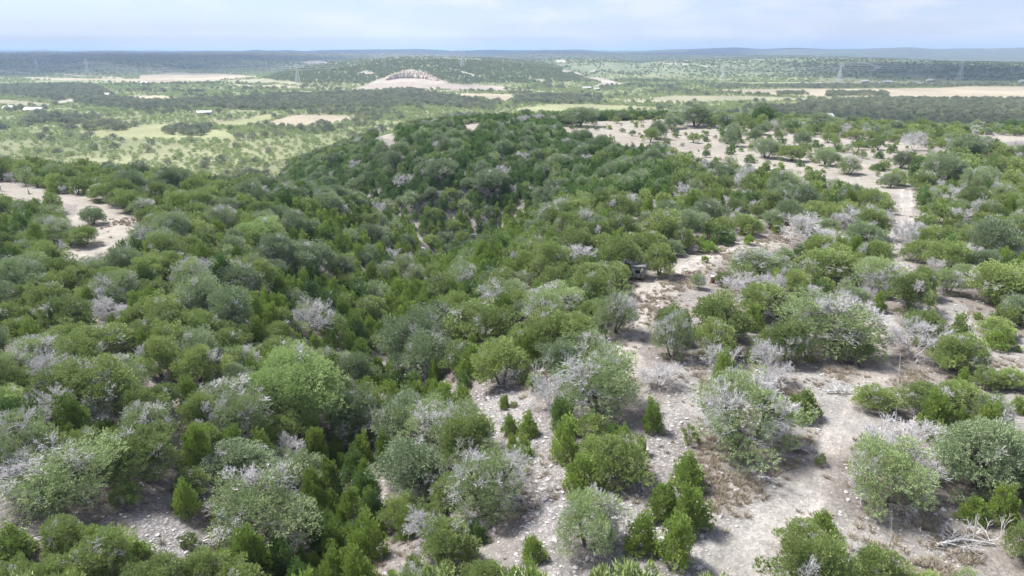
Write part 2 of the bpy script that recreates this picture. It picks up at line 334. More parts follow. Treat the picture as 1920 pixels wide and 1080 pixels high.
M['dead'] = simple('bleached_dead_wood', (0.57, 0.555, 0.555), 0.85, 0.25, 4)
M['rock'] = simple('limestone', (0.40, 0.385, 0.38), 0.9, 0.3, 5, bump=0.6)
M['grass'] = simple('dry_grass', (0.40, 0.345, 0.265), 0.9, 0.3, 0.5)

# ------------------------------------------------------------------ mesh helpers
def mesh(name, V, F, mats, tint=None, fm=None, smooth=False):
    V = np.asarray(V, np.float32); me = bpy.data.meshes.new(name)
    if isinstance(F, np.ndarray):
        k = F.shape[1]; nf = len(F)
        me.vertices.add(len(V)); me.vertices.foreach_set('co', V.ravel())
        me.loops.add(nf * k); me.loops.foreach_set('vertex_index', F.astype(np.int32).ravel())
        me.polygons.add(nf); me.polygons.foreach_set('loop_start', np.arange(0, nf * k, k, dtype=np.int32))
        try: me.polygons.foreach_set('loop_total', np.full(nf, k, np.int32))
        except Exception: pass
        me.update(calc_edges=True)
    else:
        me.from_pydata([tuple(map(float, v)) for v in V], [], [tuple(int(i) for i in f) for f in F]); me.update()
    for m in (mats if isinstance(mats, (list, tuple)) else [mats]): me.materials.append(m)
    if fm is not None: me.polygons.foreach_set('material_index', np.asarray(fm, np.int32))
    if tint is not None:
        a = me.attributes.new('tint', 'FLOAT', 'POINT'); a.data.foreach_set('value', np.asarray(tint, np.float32))
    if smooth: me.polygons.foreach_set('use_smooth', np.ones(len(me.polygons), bool))
    return me
def obj(name, me, parent=None, **props):
    o = bpy.data.objects.new(name, me); C.objects.link(o)
    if parent is not None: o.parent = parent
    for k, v in props.items(): o[k] = v
    return o
class Geo:
    """Triangles of tubes, leaves and boxes gathered into one mesh."""
    def __init__(s): s.V = []; s.F = []; s.T = []; s.n = 0; s.S = []
    def add(s, V, F, t=0.5):
        V = np.asarray(V, float); s.V.append(V); s.F.append(np.asarray(F, int) + s.n)
        s.T.append(np.full(len(V), t) if np.isscalar(t) else np.asarray(t)); s.n += len(V)
    def tube(s, P, Rr, sides=4):
        P = np.asarray(P, float); k = len(P); d = np.gradient(P, axis=0); d /= np.linalg.norm(d, axis=1)[:, None] + 1e-9
        ref = np.array([0.31, 0.17, 0.93]); u = np.cross(d, ref); u /= np.linalg.norm(u, axis=1)[:, None] + 1e-9; v = np.cross(d, u)
        a = np.arange(sides) / sides * 2 * math.pi
        ring = P[:, None] + (u[:, None] * np.cos(a)[None, :, None] + v[:, None] * np.sin(a)[None, :, None]) * np.asarray(Rr)[:, None, None]
        F = []
        for i in range(k - 1):
            for j in range(sides):
                a0 = i * sides + j; a1 = i * sides + (j + 1) % sides
                F += [(a0, a1, a1 + sides), (a0, a1 + sides, a0 + sides)]
        s.add(ring.reshape(-1, 3), F)
    def leaves(s, pos, axis, ln, wd, t, r):
        n = len(pos); axis = axis / (np.linalg.norm(axis, axis=1)[:, None] + 1e-9)
        q = r.normal(size=(n, 3)); side = np.cross(axis, q); side /= np.linalg.norm(side, axis=1)[:, None] + 1e-9
        V = np.stack([pos - side * wd[:, None] * 0.5, pos + side * wd[:, None] * 0.5, pos + axis * ln[:, None]], 1).reshape(-1, 3)
        s.add(V, np.arange(3 * n).reshape(-1, 3), (np.repeat(t, 3) + np.tile([0., 0., .22], n)) if not np.isscalar(t) else t)
    def box(s, c, d, rot=0.0, tilt=None):
        c = np.array(c, float); d = np.array(d, float) / 2
        V = np.array([(x, y, z) for x in (-1, 1) for y in (-1, 1) for z in (-1, 1)]) * d
        if tilt is not None: V = V @ np.array(Matrix.Rotation(tilt[1], 3, tilt[0])).T
        cr_, sr = math.cos(rot), math.sin(rot); V = V @ np.array([[cr_, sr, 0], [-sr, cr_, 0], [0, 0, 1]]) + c
        F = [(0, 1, 3), (0, 3, 2), (4, 6, 7), (4, 7, 5), (0, 4, 5), (0, 5, 1), (2, 3, 7), (2, 7, 6), (0, 2, 6), (0, 6, 4), (1, 5, 7), (1, 7, 3)]
        s.add(V, F)
    def seg(s, a, b, r0, r1): s.S.append((*a, *b, r0, r1)); s.n = max(s.n, 1) if not s.V else s.n
    def data(s):
        if s.S:
            S_ = np.array(s.S, float); s.S = []; a, b = S_[:, :3], S_[:, 3:6]; d = b - a; d /= np.linalg.norm(d, axis=1)[:, None] + 1e-9
            u = np.cross(d, np.array([0.31, 0.17, 0.93])); u /= np.linalg.norm(u, axis=1)[:, None] + 1e-9; v = np.cross(d, u)
            R_ = []
            for p, q in ((a, S_[:, 6]), (b, S_[:, 7])):
                for k in range(3): R_.append(p + (u * math.cos(k * 2.0944) + v * math.sin(k * 2.0944)) * q[:, None])
            V = np.stack(R_, 1).reshape(-1, 3); f = np.array([(0, 1, 4), (0, 4, 3), (1, 2, 5), (1, 5, 4), (2, 0, 3), (2, 3, 5)])
            F = (f[None] + (np.arange(len(S_)) * 6)[:, None, None]).reshape(-1, 3)
            if not s.V: s.n = 0
            s.add(V, F)
        if not s.V: return np.zeros((0, 3)), np.zeros((0, 3), int), np.zeros(0)
        return np.concatenate(s.V), np.concatenate(s.F), np.concatenate(s.T)
    def mesh(s, name, m, smooth=False):
        V, F, T = s.data(); return mesh(name, V, F, m, T, smooth=smooth)

def bend(a, b, r, sag=0.15, n=4):
    a = np.asarray(a, float); b = np.asarray(b, float); t = np.linspace(0, 1, n)[:, None]; l = np.linalg.norm(b - a)
    off = r.normal(size=3) * sag * l
    return a + (b - a) * t + off * (np.sin(t * math.pi)) + np.array([0, 0, 1]) * 0.1 * l * np.sin(t * math.pi)
def twigs(g, p, d, ln, rad, depth, r, spread=0.75, kids=3):
    d = d / (np.linalg.norm(d) + 1e-9)
    q = d + r.normal(size=3) * 0.22; q /= np.linalg.norm(q)
    m = p + d * ln * 0.5; e = m + q * ln * 0.5
    g.seg(p, m, rad, rad * 0.8); g.seg(m, e, rad * 0.8, rad * 0.55)
    if depth <= 0: return
    for k in range(kids):
        t = r.uniform(0.35, 1.0) if k else 1.0
        s = p + (m - p) * min(1, 2 * t) + (e - m) * max(0, 2 * t - 1)
        nd = q + r.normal(size=3) * spread * 0.75; nd[2] += 0.18
        twigs(g, s, nd, ln * r.uniform(0.55, 0.8), max(rad * 0.62, 0.011), depth - 1, r, spread, kids)

def make_tree(kind, seed, lod=1.0):
    T, K, D, W, H = grow_tree(kind, seed, lod)
    V = np.concatenate([g.data()[0] for g in (K, D) if (g.V or g.S)])
    T.data()
    c = np.median(V[:, :2], 0); rad = np.hypot(V[:, 0] - c[0], V[:, 1] - c[1])
    for g in (T, K, D):
        for v in g.V: v[:, :2] -= c * np.clip(v[:, 2:3] / (H * .3), 0, 1) * .8
    return T, K, D, 2 * float(np.percentile(rad, 97 if kind != 'dead' else 96)), float(np.percentile(V[:, 2], 99))
def grow_tree(kind, seed, lod=1.0):
    """Trunk, crown and dead twigs of one tree. Returns three Geo and the design width and height."""
    r = np.random.default_rng(seed)
    W, H, nc, dead, low, leaf, up = {
        'juniper': (5.2, 4.0, 70, 0.08, 0.10, 0.25, 0.55), 'half': (5.6, 4.2, 80, 0.42, 0.06, 0.19, 0.5),
        'young': (2.6, 3.3, 46, 0.0, 0.02, 0.22, 1.3), 'dark': (4.0, 4.4, 74, 0.03, 0.05, 0.27, 0.9),
        'oak': (6.0, 4.6, 84, 0.06, 0.12, 0.185, 0.25), 'pale': (7.5, 6.2, 105, 0.02, 0.06, 0.18, 0.3),
        'lime': (2.4, 2.0, 34, 0.0, 0.02, 0.20, 0.9), 'mesquite': (6.0, 4.2, 60, 0.05, 0.08, 0.34, 0.6),
        'dead': (4.6, 3.8, 0, 1.0, 0.1, 0.2, 0.5), 'shrub': (1.4, 1.0, 18, 0.05, 0.0, 0.15, 0.9)}[kind]
    T, K, D = Geo(), Geo(), Geo()
    if lod < 1: nc = int(nc * (0.62 if lod > 0.3 else 0.42))
    Rw = W / 2
    lob = r.uniform(0, 6.28, 4); amp = r.uniform(0.06, 0.20, 4)
    shx, shy = r.normal(0, 0.06, 2) * W
    def shell(az, el):
        m = 1 - 0.14 + sum(amp[i] * math.sin((i + 2) * az + lob[i] + el * (i + 1)) for i in range(4)) * 0.9
        if kind == 'young':
            return (Rw * math.cos(el) ** 0.8 * m * (1.0 - 0.35 * max(0, math.sin(el))), H * (0.04 + 0.9 * math.sin(el) * (0.9 + 0.1 * m)))
        if kind == 'dark':
            return (Rw * math.cos(el) ** 0.9 * m * 0.95, H * (0.05 + 0.9 * math.sin(el) * (0.85 + 0.15 * m)))
        return (Rw * math.cos(el) ** 0.75 * m, H * (low + (0.93 - low) * (0.25 + 0.75 * math.sin(el)) * (0.82 + 0.22 * m)) if el > 0.05 else H * (low + 0.1))
    ns = {'young': 1, 'dark': 2, 'lime': 2, 'shrub': 2}.get(kind, 3)
    stems = []
    tr = 0.028 * W if kind not in ('young', 'shrub', 'lime', 'dead') else 0.018 * W
    for k in range(ns):
        a = r.uniform(0, 6.28); b0 = np.array([math.cos(a), math.sin(a), 0]) * tr * 0.8
        top = np.array([math.cos(a) * Rw * 0.38 + shx, math.sin(a) * Rw * 0.38 + shy, H * r.uniform(0.5, 0.68)])
        if ns == 1: top = np.array([0, 0, H * 0.8])
        P = bend(b0 + np.array([0, 0, -0.25]), top, r, 0.10, 5); stems.append(P)
        T.tube(P, np.linspace(tr, tr * 0.35, 5), 6 if lod >= 1 else 4)
    def root_for(c):
        best = None
        for P in stems:
            for i in range(1, 5):
                q = P[i]; s_ = np.linalg.norm(c - q) + 0.6 * max(0, q[2] - c[2])
                if best is None or s_ < best[0]: best = (s_, q)
        return best[1]
    if kind == 'dead':
        for k in range(15 if lod >= 1 else 7):
            P = stems[k % 3]; i = r.integers(1, 5); s0 = P[i]
            a = k * 2.4 + r.normal(0, .3); e = math.asin(r.uniform(0.05, 1.0))
            d = np.array([math.cos(a) * math.cos(e), math.sin(a) * math.cos(e), math.sin(e)])
            twigs(D, s0, d, H * 0.34, 0.034 if lod >= 1 else 0.045, 4 if lod >= 1 else 3, r, 0.58, 4 if lod >= 1 else 3)
        return T, K, D, W, H
    golden = 2.399963
    ndead = 0
    if kind == 'half': dead_az = r.uniform(0, 6.28)
    for k in range(nc):
        f = (k + 0.5) / nc
        el = math.asin(min(0.995, f)) if kind not in ('young', 'dark') else math.asin(min(0.99, f ** 1.1))
        if r.random() < 0.22: el *= 0.6
        az = k * golden + r.normal(0, 0.15)
        R0, z0 = shell(az, el)
        inner = r.uniform(0.78, 1.03) if r.random() > 0.30 else (r.uniform(0.4, 0.8) if r.random() > 0.35 else r.uniform(1.05, 1.22))
        c = np.array([math.cos(az) * R0 * inner + shx * f, math.sin(az) * R0 * inner + shy * f, z0 * (0.82 + 0.18 * inner) + r.normal(0, 0.05) * H])
        q = root_for(c)
        pd = dead
        if kind == 'half': pd = 0.48 if math.cos(az - dead_az) > 0.3 else 0.17
        if kind in ('juniper', 'oak', 'mesquite') and z0 < H * 0.35: pd = dead + 0.22
        if lod >= 0.5 and kind not in ('shrub',): bp3 = bend(q, c, r, 0.08, 3); T.seg(bp3[0], bp3[1], tr * 0.3, tr * 0.18); T.seg(bp3[1], bp3[2], tr * 0.18, tr * 0.08)
        if r.random() < pd:
            out = (c - np.array([0, 0, H * 0.3])); out /= np.linalg.norm(out)
            if lod >= 1:
                for _ in range(4): twigs(D, q + (c - q) * 0.6, out + r.normal(size=3) * 0.4, 0.50 * W / 5, 0.018, 3, r, 0.7, 3)
            else:
                for _ in range(2): twigs(D, q + (c - q) * 0.55, out + r.normal(size=3) * 0.35, 0.6 * W / 5, 0.028, 2, r, 0.75, 3)
            continue
        rc = W * (0.112 if kind not in ('young', 'dark') else 0.115) * r.uniform(0.7, 1.3) * (1.25 if lod < 1 else 1.0) * (1.2 if lod < 0.5 else 1)
        nl = int({'pale': 380, 'oak': 240, 'juniper': 205, 'half': 220, 'young': 130, 'dark': 120, 'lime': 90, 'mesquite': 70, 'shrub': 60}[kind] * (3.0 if lod >= 1 else (0.5 if lod > 0.3 else 0.15)))
        ls = leaf * (0.54 if lod >= 1 else (1.35 if lod > 0.3 else 2.5))
        v = r.normal(size=(nl, 3)); v /= np.linalg.norm(v, axis=1)[:, None]
        rad = rc * r.uniform(0.5, 1.0, nl) ** 0.5
        el3 = np.array([1, 1, 1.55]) if kind in ('young',) else (np.array([1, 1, 1.25]) if kind == 'dark' else np.array([1.1, 1.1, 0.78]))
        # clumps break into small sprigs
        ks = max(3, nl // 14); sd = r.normal(size=(ks, 3)); sd /= np.linalg.norm(sd, axis=1)[:, None]
        near = np.argmax(v @ sd.T, 1); v2 = v * 0.55 + sd[near] * 0.45
        bump_ = 1 + (0.45 if kind in ('young', 'dark') else 0.28) * np.sin(near * 2.7)
        pos = c + v2 * (rad * bump_)[:, None] * el3
        outw = c - np.array([shx, shy, H * 0.35]); outw /= np.linalg.norm(outw) + 1e-9
        ax = v * 0.8 + outw * 0.5 + np.array([0, 0, up]) + r.normal(size=(nl, 3)) * 0.45
        s_l = ls * r.uniform(0.7, 1.3, nl); 
        wr = 0.42 if kind in ('juniper', 'half', 'young', 'dark') else 0.62
        K.leaves(pos, ax, s_l, s_l * wr * r.uniform(0.8, 1.2, nl), np.clip(r.uniform(0.15, 0.85) + r.normal(0, 0.16, nl), 0, 1), r)
    return T, K, D, W, H

LEAFM = {'juniper': 'juniper', 'half': 'greyjun', 'young': 'young', 'dark': 'dark', 'oak': 'oak', 'pale': 'pale', 'lime': 'lime', 'mesquite': 'mesquite', 'dead': 'juniper', 'shrub': 'juniper'}
VAR = {}
def variants(kind, n, lod):
    out = []
    for i in range(n):
        T, K, D, W, H = make_tree(kind, 1000 + i * 37 + sum(map(ord, kind)) * 7 + int(lod * 10), lod)
        out.append((T, K, D, W, H))
    return out
NVAR = {'juniper': 8, 'half': 6, 'young': 6, 'dark': 4, 'oak': 5, 'pale': 1, 'lime': 2, 'dead': 6, 'shrub': 3, 'mesquite': 3}
PARTS = {}; JOINED = {}
for kind, n in NVAR.items():
    if kind != 'mesquite':
        vs = variants(kind, n, 1.0)
        PARTS[kind] = []
        for (T, K, D, W, H) in vs:
            pm = [('trunk', T.mesh(kind + '_trunk', M['bark'] if kind != 'dead' else M['dead']))]
            if K.n: pm.append(('crown', K.mesh(kind + '_crown', M[LEAFM[kind]])))
            if D.n: pm.append(('bare_branches', D.mesh(kind + '_bare_branches', M['dead'])))
            PARTS[kind].append((pm, W, H))
    # lighter joined copies for the far masses
    for lod, key in ((0.5, 'mid'), (0.2, 'far')):
        if key == 'far' and kind not in ('oak', 'dark', 'juniper', 'mesquite'): continue
        JOINED[(kind, key)] = []
        for (T, K, D, W, H) in variants(kind, min(n, 4), lod):
            g = Geo(); fm = []
            mi = 0
            for gg, i_ in ((T, 0), (K, 1), (D, 2)):
                V, F, Tt = gg.data()
                if len(V): g.add(V, F, Tt); fm += [i_] * len(F)
            V, F, Tt = g.data()
            me = mesh('%s_%s' % (kind, key), V, F, [M['bark'] if kind != 'dead' else M['dead'], M[LEAFM[kind]], M['dead']], Tt, fm)
            JOINED[(kind, key)].append((me, W, H))

JOINED[('hill', 'far')] = []; JOINED[('wood', 'far')] = []
for me, W, H in JOINED[('oak', 'far')]:
    m2 = me.copy(); m2.name = 'woodland_tree'; m2.materials[1] = M['woodland']; JOINED[('wood', 'far')].append((m2, W, H))
for me, W, H in JOINED[('dark', 'far')] + JOINED[('juniper', 'far')]:
    m2 = me.copy(); m2.name = 'hill_scrub_bush'; m2.materials[1] = M['hill']; JOINED[('hill', 'far')].append((m2, W, H))

# ------------------------------------------------------------------ ground sheet
def radii():
    out = [0.0, 6.0]
    r_ = 10.0
    while r_ < 40000:
        out.append(r_); r_ *= 1.0105 if r_ < 4000 else 1.02
    return np.array(out)
RR = radii()
AZ = np.concatenate([np.arange(-180, -60, 4.0), np.arange(-60, -42, 1.0), np.arange(-42, 42.01, 0.12), np.arange(43, 61, 1.0), np.arange(62, 180, 4.0)])
AZr = np.radians(AZ)
nr, na = len(RR), len(AZ)
GX = RR[:, None] * np.sin(AZr)[None]; GY = RR[:, None] * np.cos(AZr)[None]
GZ = hfun(GX, GY)
flatx, flaty = GX.ravel(), GY.ravel()
def paint_mask(P, x, y, wob, amp):
    x0, x1, y0, y1 = chunk(P, 5 + amp); m = (x > x0) & (x < x1) & (y > y0) & (y < y1)
    out = np.zeros(x.shape, bool)
    if m.any():
        out[m] = inside(P, x[m] + wob[0][m] * amp, y[m] + wob[1][m] * amp)
    return out
w0 = fbm(flatx, flaty, 6, 3); w1 = fbm(flatx + 50, flaty + 99, 6, 3)
w2 = fbm(flatx, flaty, 90, 3); w3 = fbm(flatx + 50, flaty + 99, 90, 3)
rfl = np.hypot(flatx, flaty); azf = np.arctan2(flatx, flaty); erf = np.interp(azf, EAZ, ER)
col = np.zeros((len(flatx), 3)); col[:] = (0.25, 0.225, 0.205)
stony = np.clip(0.45 + 0.5 * fbm(flatx, flaty, 14, 3), 0, 1)
nn = np.clip(0.5 + 0.9 * fbm(flatx + 31, flaty - 12, 11, 4), 0, 1)[:, None]
col = col * (1 - 0.55 * nn) + np.array(LIME) * 0.85 * 0.55 * nn
inval = rfl > erf + 70
nv = np.clip(0.5 + 0.9 * fbm(flatx, flaty, 70, 4), 0, 1)[:, None]
vcol = np.array((0.18, 0.205, 0.105)) * (1 - nv) + np.array((0.245, 0.245, 0.145)) * nv
col = np.where(inval[:, None], vcol, col); stony = np.where(inval, 0, stony)
hill = np.zeros(len(flatx))
zfl = GZ.ravel()
onhill = inval & (zfl > VALLEY + 5)
hc = np.array((0.17, 0.20, 0.12)) * (1 - nv) + np.array((0.23, 0.24, 0.155)) * nv
fade_h = sstep((zfl - VALLEY - 3) / 8)[:, None] * inval[:, None]
col = col * (1 - fade_h) + hc * fade_h; hill = fade_h[:, 0].copy()
for c_, P in FIELDP:
    big = chunk(P); sz = min(big[1] - big[0], big[3] - big[2])
    m = paint_mask(P, flatx, flaty, (w2, w3), min(6, sz * 0.05)); col[m] = c_; hill[m] = 0
m = paint_mask(SCARP, flatx, flaty, (w2, w3), 10); col[m] = np.array((0.33, 0.29, 0.25)) * (1 + 0.25 * w2[m] + 0.25 * fbm(flatx[m], flaty[m] * 2, 25, 3))[:, None]; hill[m] = 0; scar_m = m
grassy = np.zeros(len(flatx))
bare_any = np.zeros(len(flatx), bool)
for n_, c_, P in BAREP:
    m = paint_mask(P, flatx, flaty, (w0, w1), 1.2); col[m] = c_; bare_any |= m
    stony[m] = {'scree': 1.0, 'rocks': 1.0, 'main': 0.55, 'track': 0.45}.get(n_, 0.2)
    grassy[m] = {'scree': 0.1, 'rocks': 0, 'main': 1.0, 'track': 0.9, 'left': 0.3, 'upper': 0.35}.get(n_, 0.4)
gm = np.clip(0.15 + 1.6 * fbm(flatx, flaty, 9, 4), 0, 1) * grassy
col = col * (1 - gm[:, None]) + np.array(DRY) * gm[:, None]
for P, w_ in zip(TRAILW, (1.7, 1.6, 1.2)):
    near_ = (rfl < 500)
    d_ = np.full(len(flatx), 1e9); d_[near_] = pathdist(P, flatx[near_] + w0[near_] * 0.8, flaty[near_])
    rut = np.exp(-((d_ - 0.85) / 0.38) ** 2) * np.clip(0.7 + fbm(flatx, flaty, 5, 3), 0, 1)
    t_ = np.maximum(np.clip(1.3 - d_ / w_, 0, 1) * 0.42, rut * 1.0)[:, None]
    col = col * (1 - t_) + np.array(TRAIL) * t_; stony = stony * (1 - t_[:, 0] * 0.6)
# index faces
ii, jj = np.meshgrid(np.arange(nr - 1), np.arange(na), indexing='ij')
j2 = (jj + 1) % na
F = np.stack([ii * na + jj, (ii + 1) * na + jj, (ii + 1) * na + j2, ii * na + j2], -1).reshape(-1, 4)[:, ::-1]
V = np.stack([flatx, flaty, zfl], -1)
# first ring collapses to the point under the camera: use triangles-as-quads skip
F = F[na:]
m_g, nt, out = mat('rangeland_ground')
at = N(nt, 'ShaderNodeAttribute'); at.attribute_name = 'gcol'
ast = N(nt, 'ShaderNodeAttribute'); ast.attribute_name = 'stony'
ahl = N(nt, 'ShaderNodeAttribute'); ahl.attribute_name = 'hill'
geo = N(nt, 'ShaderNodeNewGeometry')
def noise(scale, detail=4, rough=0.6):
    n = N(nt, 'ShaderNodeTexNoise'); n.inputs['Scale'].default_value = scale; n.inputs['Detail'].default_value = detail; n.inputs['Roughness'].default_value = rough
    L(nt, geo.outputs['Position'], n.inputs['Vector']); return n
def mrange(src, a, b, c, d):
    r_ = N(nt, 'ShaderNodeMapRange'); r_.inputs['From Min'].default_value = a; r_.inputs['From Max'].default_value = b
    r_.inputs['To Min'].default_value = c; r_.inputs['To Max'].default_value = d; L(nt, src, r_.inputs['Value']); return r_.outputs[0]
def mul(a, b):
    q = N(nt, 'ShaderNodeMath', operation='MULTIPLY')
    for i_, s_ in enumerate((a, b)):
        if isinstance(s_, (int, float)): q.inputs[i_].default_value = s_
        else: L(nt, s_, q.inputs[i_])
    return q.outputs[0]
n1 = noise(0.35, 6, 0.65); n2_ = noise(4.0, 5, 0.7); vo = N(nt, 'ShaderNodeTexVoronoi'); vo.inputs['Scale'].default_value = 3.2
L(nt, geo.outputs['Position'], vo.inputs['Vector'])
br = mul(mrange(n1.outputs['Fac'], 0.3, 0.7, 0.82, 1.16), mrange(n2_.outputs['Fac'], 0.3, 0.7, 0.72, 1.26))
vs = mrange(vo.outputs['Distance'], 0.1, 0.6, 1.35, 0.55)
mxs = N(nt, 'ShaderNodeMix', data_type='FLOAT'); L(nt, mul(ast.outputs['Fac'], 0.6), mxs.inputs['Factor']); mxs.inputs['A'].default_value = 1.0; L(nt, vs, mxs.inputs['B'])
n4_ = noise(14.0, 3, 0.7); n5_ = noise(0.9, 5, 0.7)
br = mul(mul(br, mxs.outputs['Result']), mul(mrange(n4_.outputs['Fac'], 0.3, 0.7, 0.66, 1.3), mrange(n5_.outputs['Fac'], 0.35, 0.65, 0.84, 1.12)))
sc_ = N(nt, 'ShaderNodeVectorMath', operation='SCALE'); L(nt, at.outputs['Color'], sc_.inputs[0]); L(nt, br, sc_.inputs['Scale'])
# scrub speckle on the far hills: dark junipers against pale ground
nh = noise(0.055, 8, 0.75); nh2 = noise(0.008, 5, 0.6)
hs = mrange(nh.outputs['Fac'], 0.38, 0.62, 0.0, 1.0)
hr = N(nt, 'ShaderNodeValToRGB'); L(nt, hs, hr.inputs['Fac'])
hr.color_ramp.elements[0].color = (0.11, 0.14, 0.08, 1); hr.color_ramp.elements[1].color = (0.21, 0.23, 0.145, 1)
hpt = N(nt, 'ShaderNodeMix', data_type='RGBA'); npz = noise(0.02, 6, 0.7); L(nt, mrange(npz.outputs['Fac'], 0.54, 0.66, 0.0, 0.8), hpt.inputs['Factor']); L(nt, hr.outputs[0], hpt.inputs['A']); hpt.inputs['B'].default_value = (0.25, 0.23, 0.17, 1)
e_ = hr.color_ramp.elements.new(0.6); e_.color = (0.16, 0.195, 0.11, 1)
hm = N(nt, 'ShaderNodeMix', data_type='RGBA'); L(nt, mul(ahl.outputs['Fac'], 0.75), hm.inputs['Factor'])
L(nt, sc_.outputs[0], hm.inputs['A']); L(nt, hpt.outputs['Result'], hm.inputs['B'])
hb = N(nt, 'ShaderNodeVectorMath', operation='SCALE'); L(nt, hm.outputs['Result'], hb.inputs[0]); ashade = N(nt, 'ShaderNodeAttribute'); ashade.attribute_name = 'woods'; L(nt, mul(mrange(nh2.outputs['Fac'], 0.35, 0.65, 0.8, 1.2), ashade.outputs['Fac']), hb.inputs['Scale'])  # 'woods' attribute: painted cloud shade that darkens the far ground colour
pg = N(nt, 'ShaderNodeBsdfPrincipled'); pg.inputs['Roughness'].default_value = 0.95; pg.inputs['Specular IOR Level'].default_value = 0.1
L(nt, hb.outputs[0], pg.inputs['Base Color'])
ba = N(nt, 'ShaderNodeMath', operation='ADD'); L(nt, n2_.outputs['Fac'], ba.inputs[0]); L(nt, mul(mul(vo.outputs['Distance'], -1.0), ast.outputs['Fac']), ba.inputs[1])
bp = N(nt, 'ShaderNodeBump'); bp.inputs['Strength'].default_value = 0.8; bp.inputs['Distance'].default_value = 0.12
L(nt, ba.outputs[0], bp.inputs['Height']); L(nt, bp.outputs[0], pg.inputs['Normal'])
L(nt, pg.outputs[0], out.inputs['Surface'])
gme = mesh('ground', V, F, m_g, smooth=True)
ca = gme.color_attributes.new('gcol', 'FLOAT_COLOR', 'POINT')
ca.data.foreach_set('color', np.concatenate([col, np.ones((len(col), 1))], 1).astype(np.float32).ravel())
far_shade = 1 - 0.48 * sstep((rfl - 3000) / 900)  # cloud shade of the far hills put into the ground colour, by distance
for nm, arr in (('stony', stony), ('hill', hill), ('woods', far_shade)):
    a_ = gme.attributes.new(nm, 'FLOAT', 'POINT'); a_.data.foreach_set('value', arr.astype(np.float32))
ground = obj('ground', gme, kind='structure', label='rolling rangeland with a wooded ravine, stony clearings, valley fields and far hills')

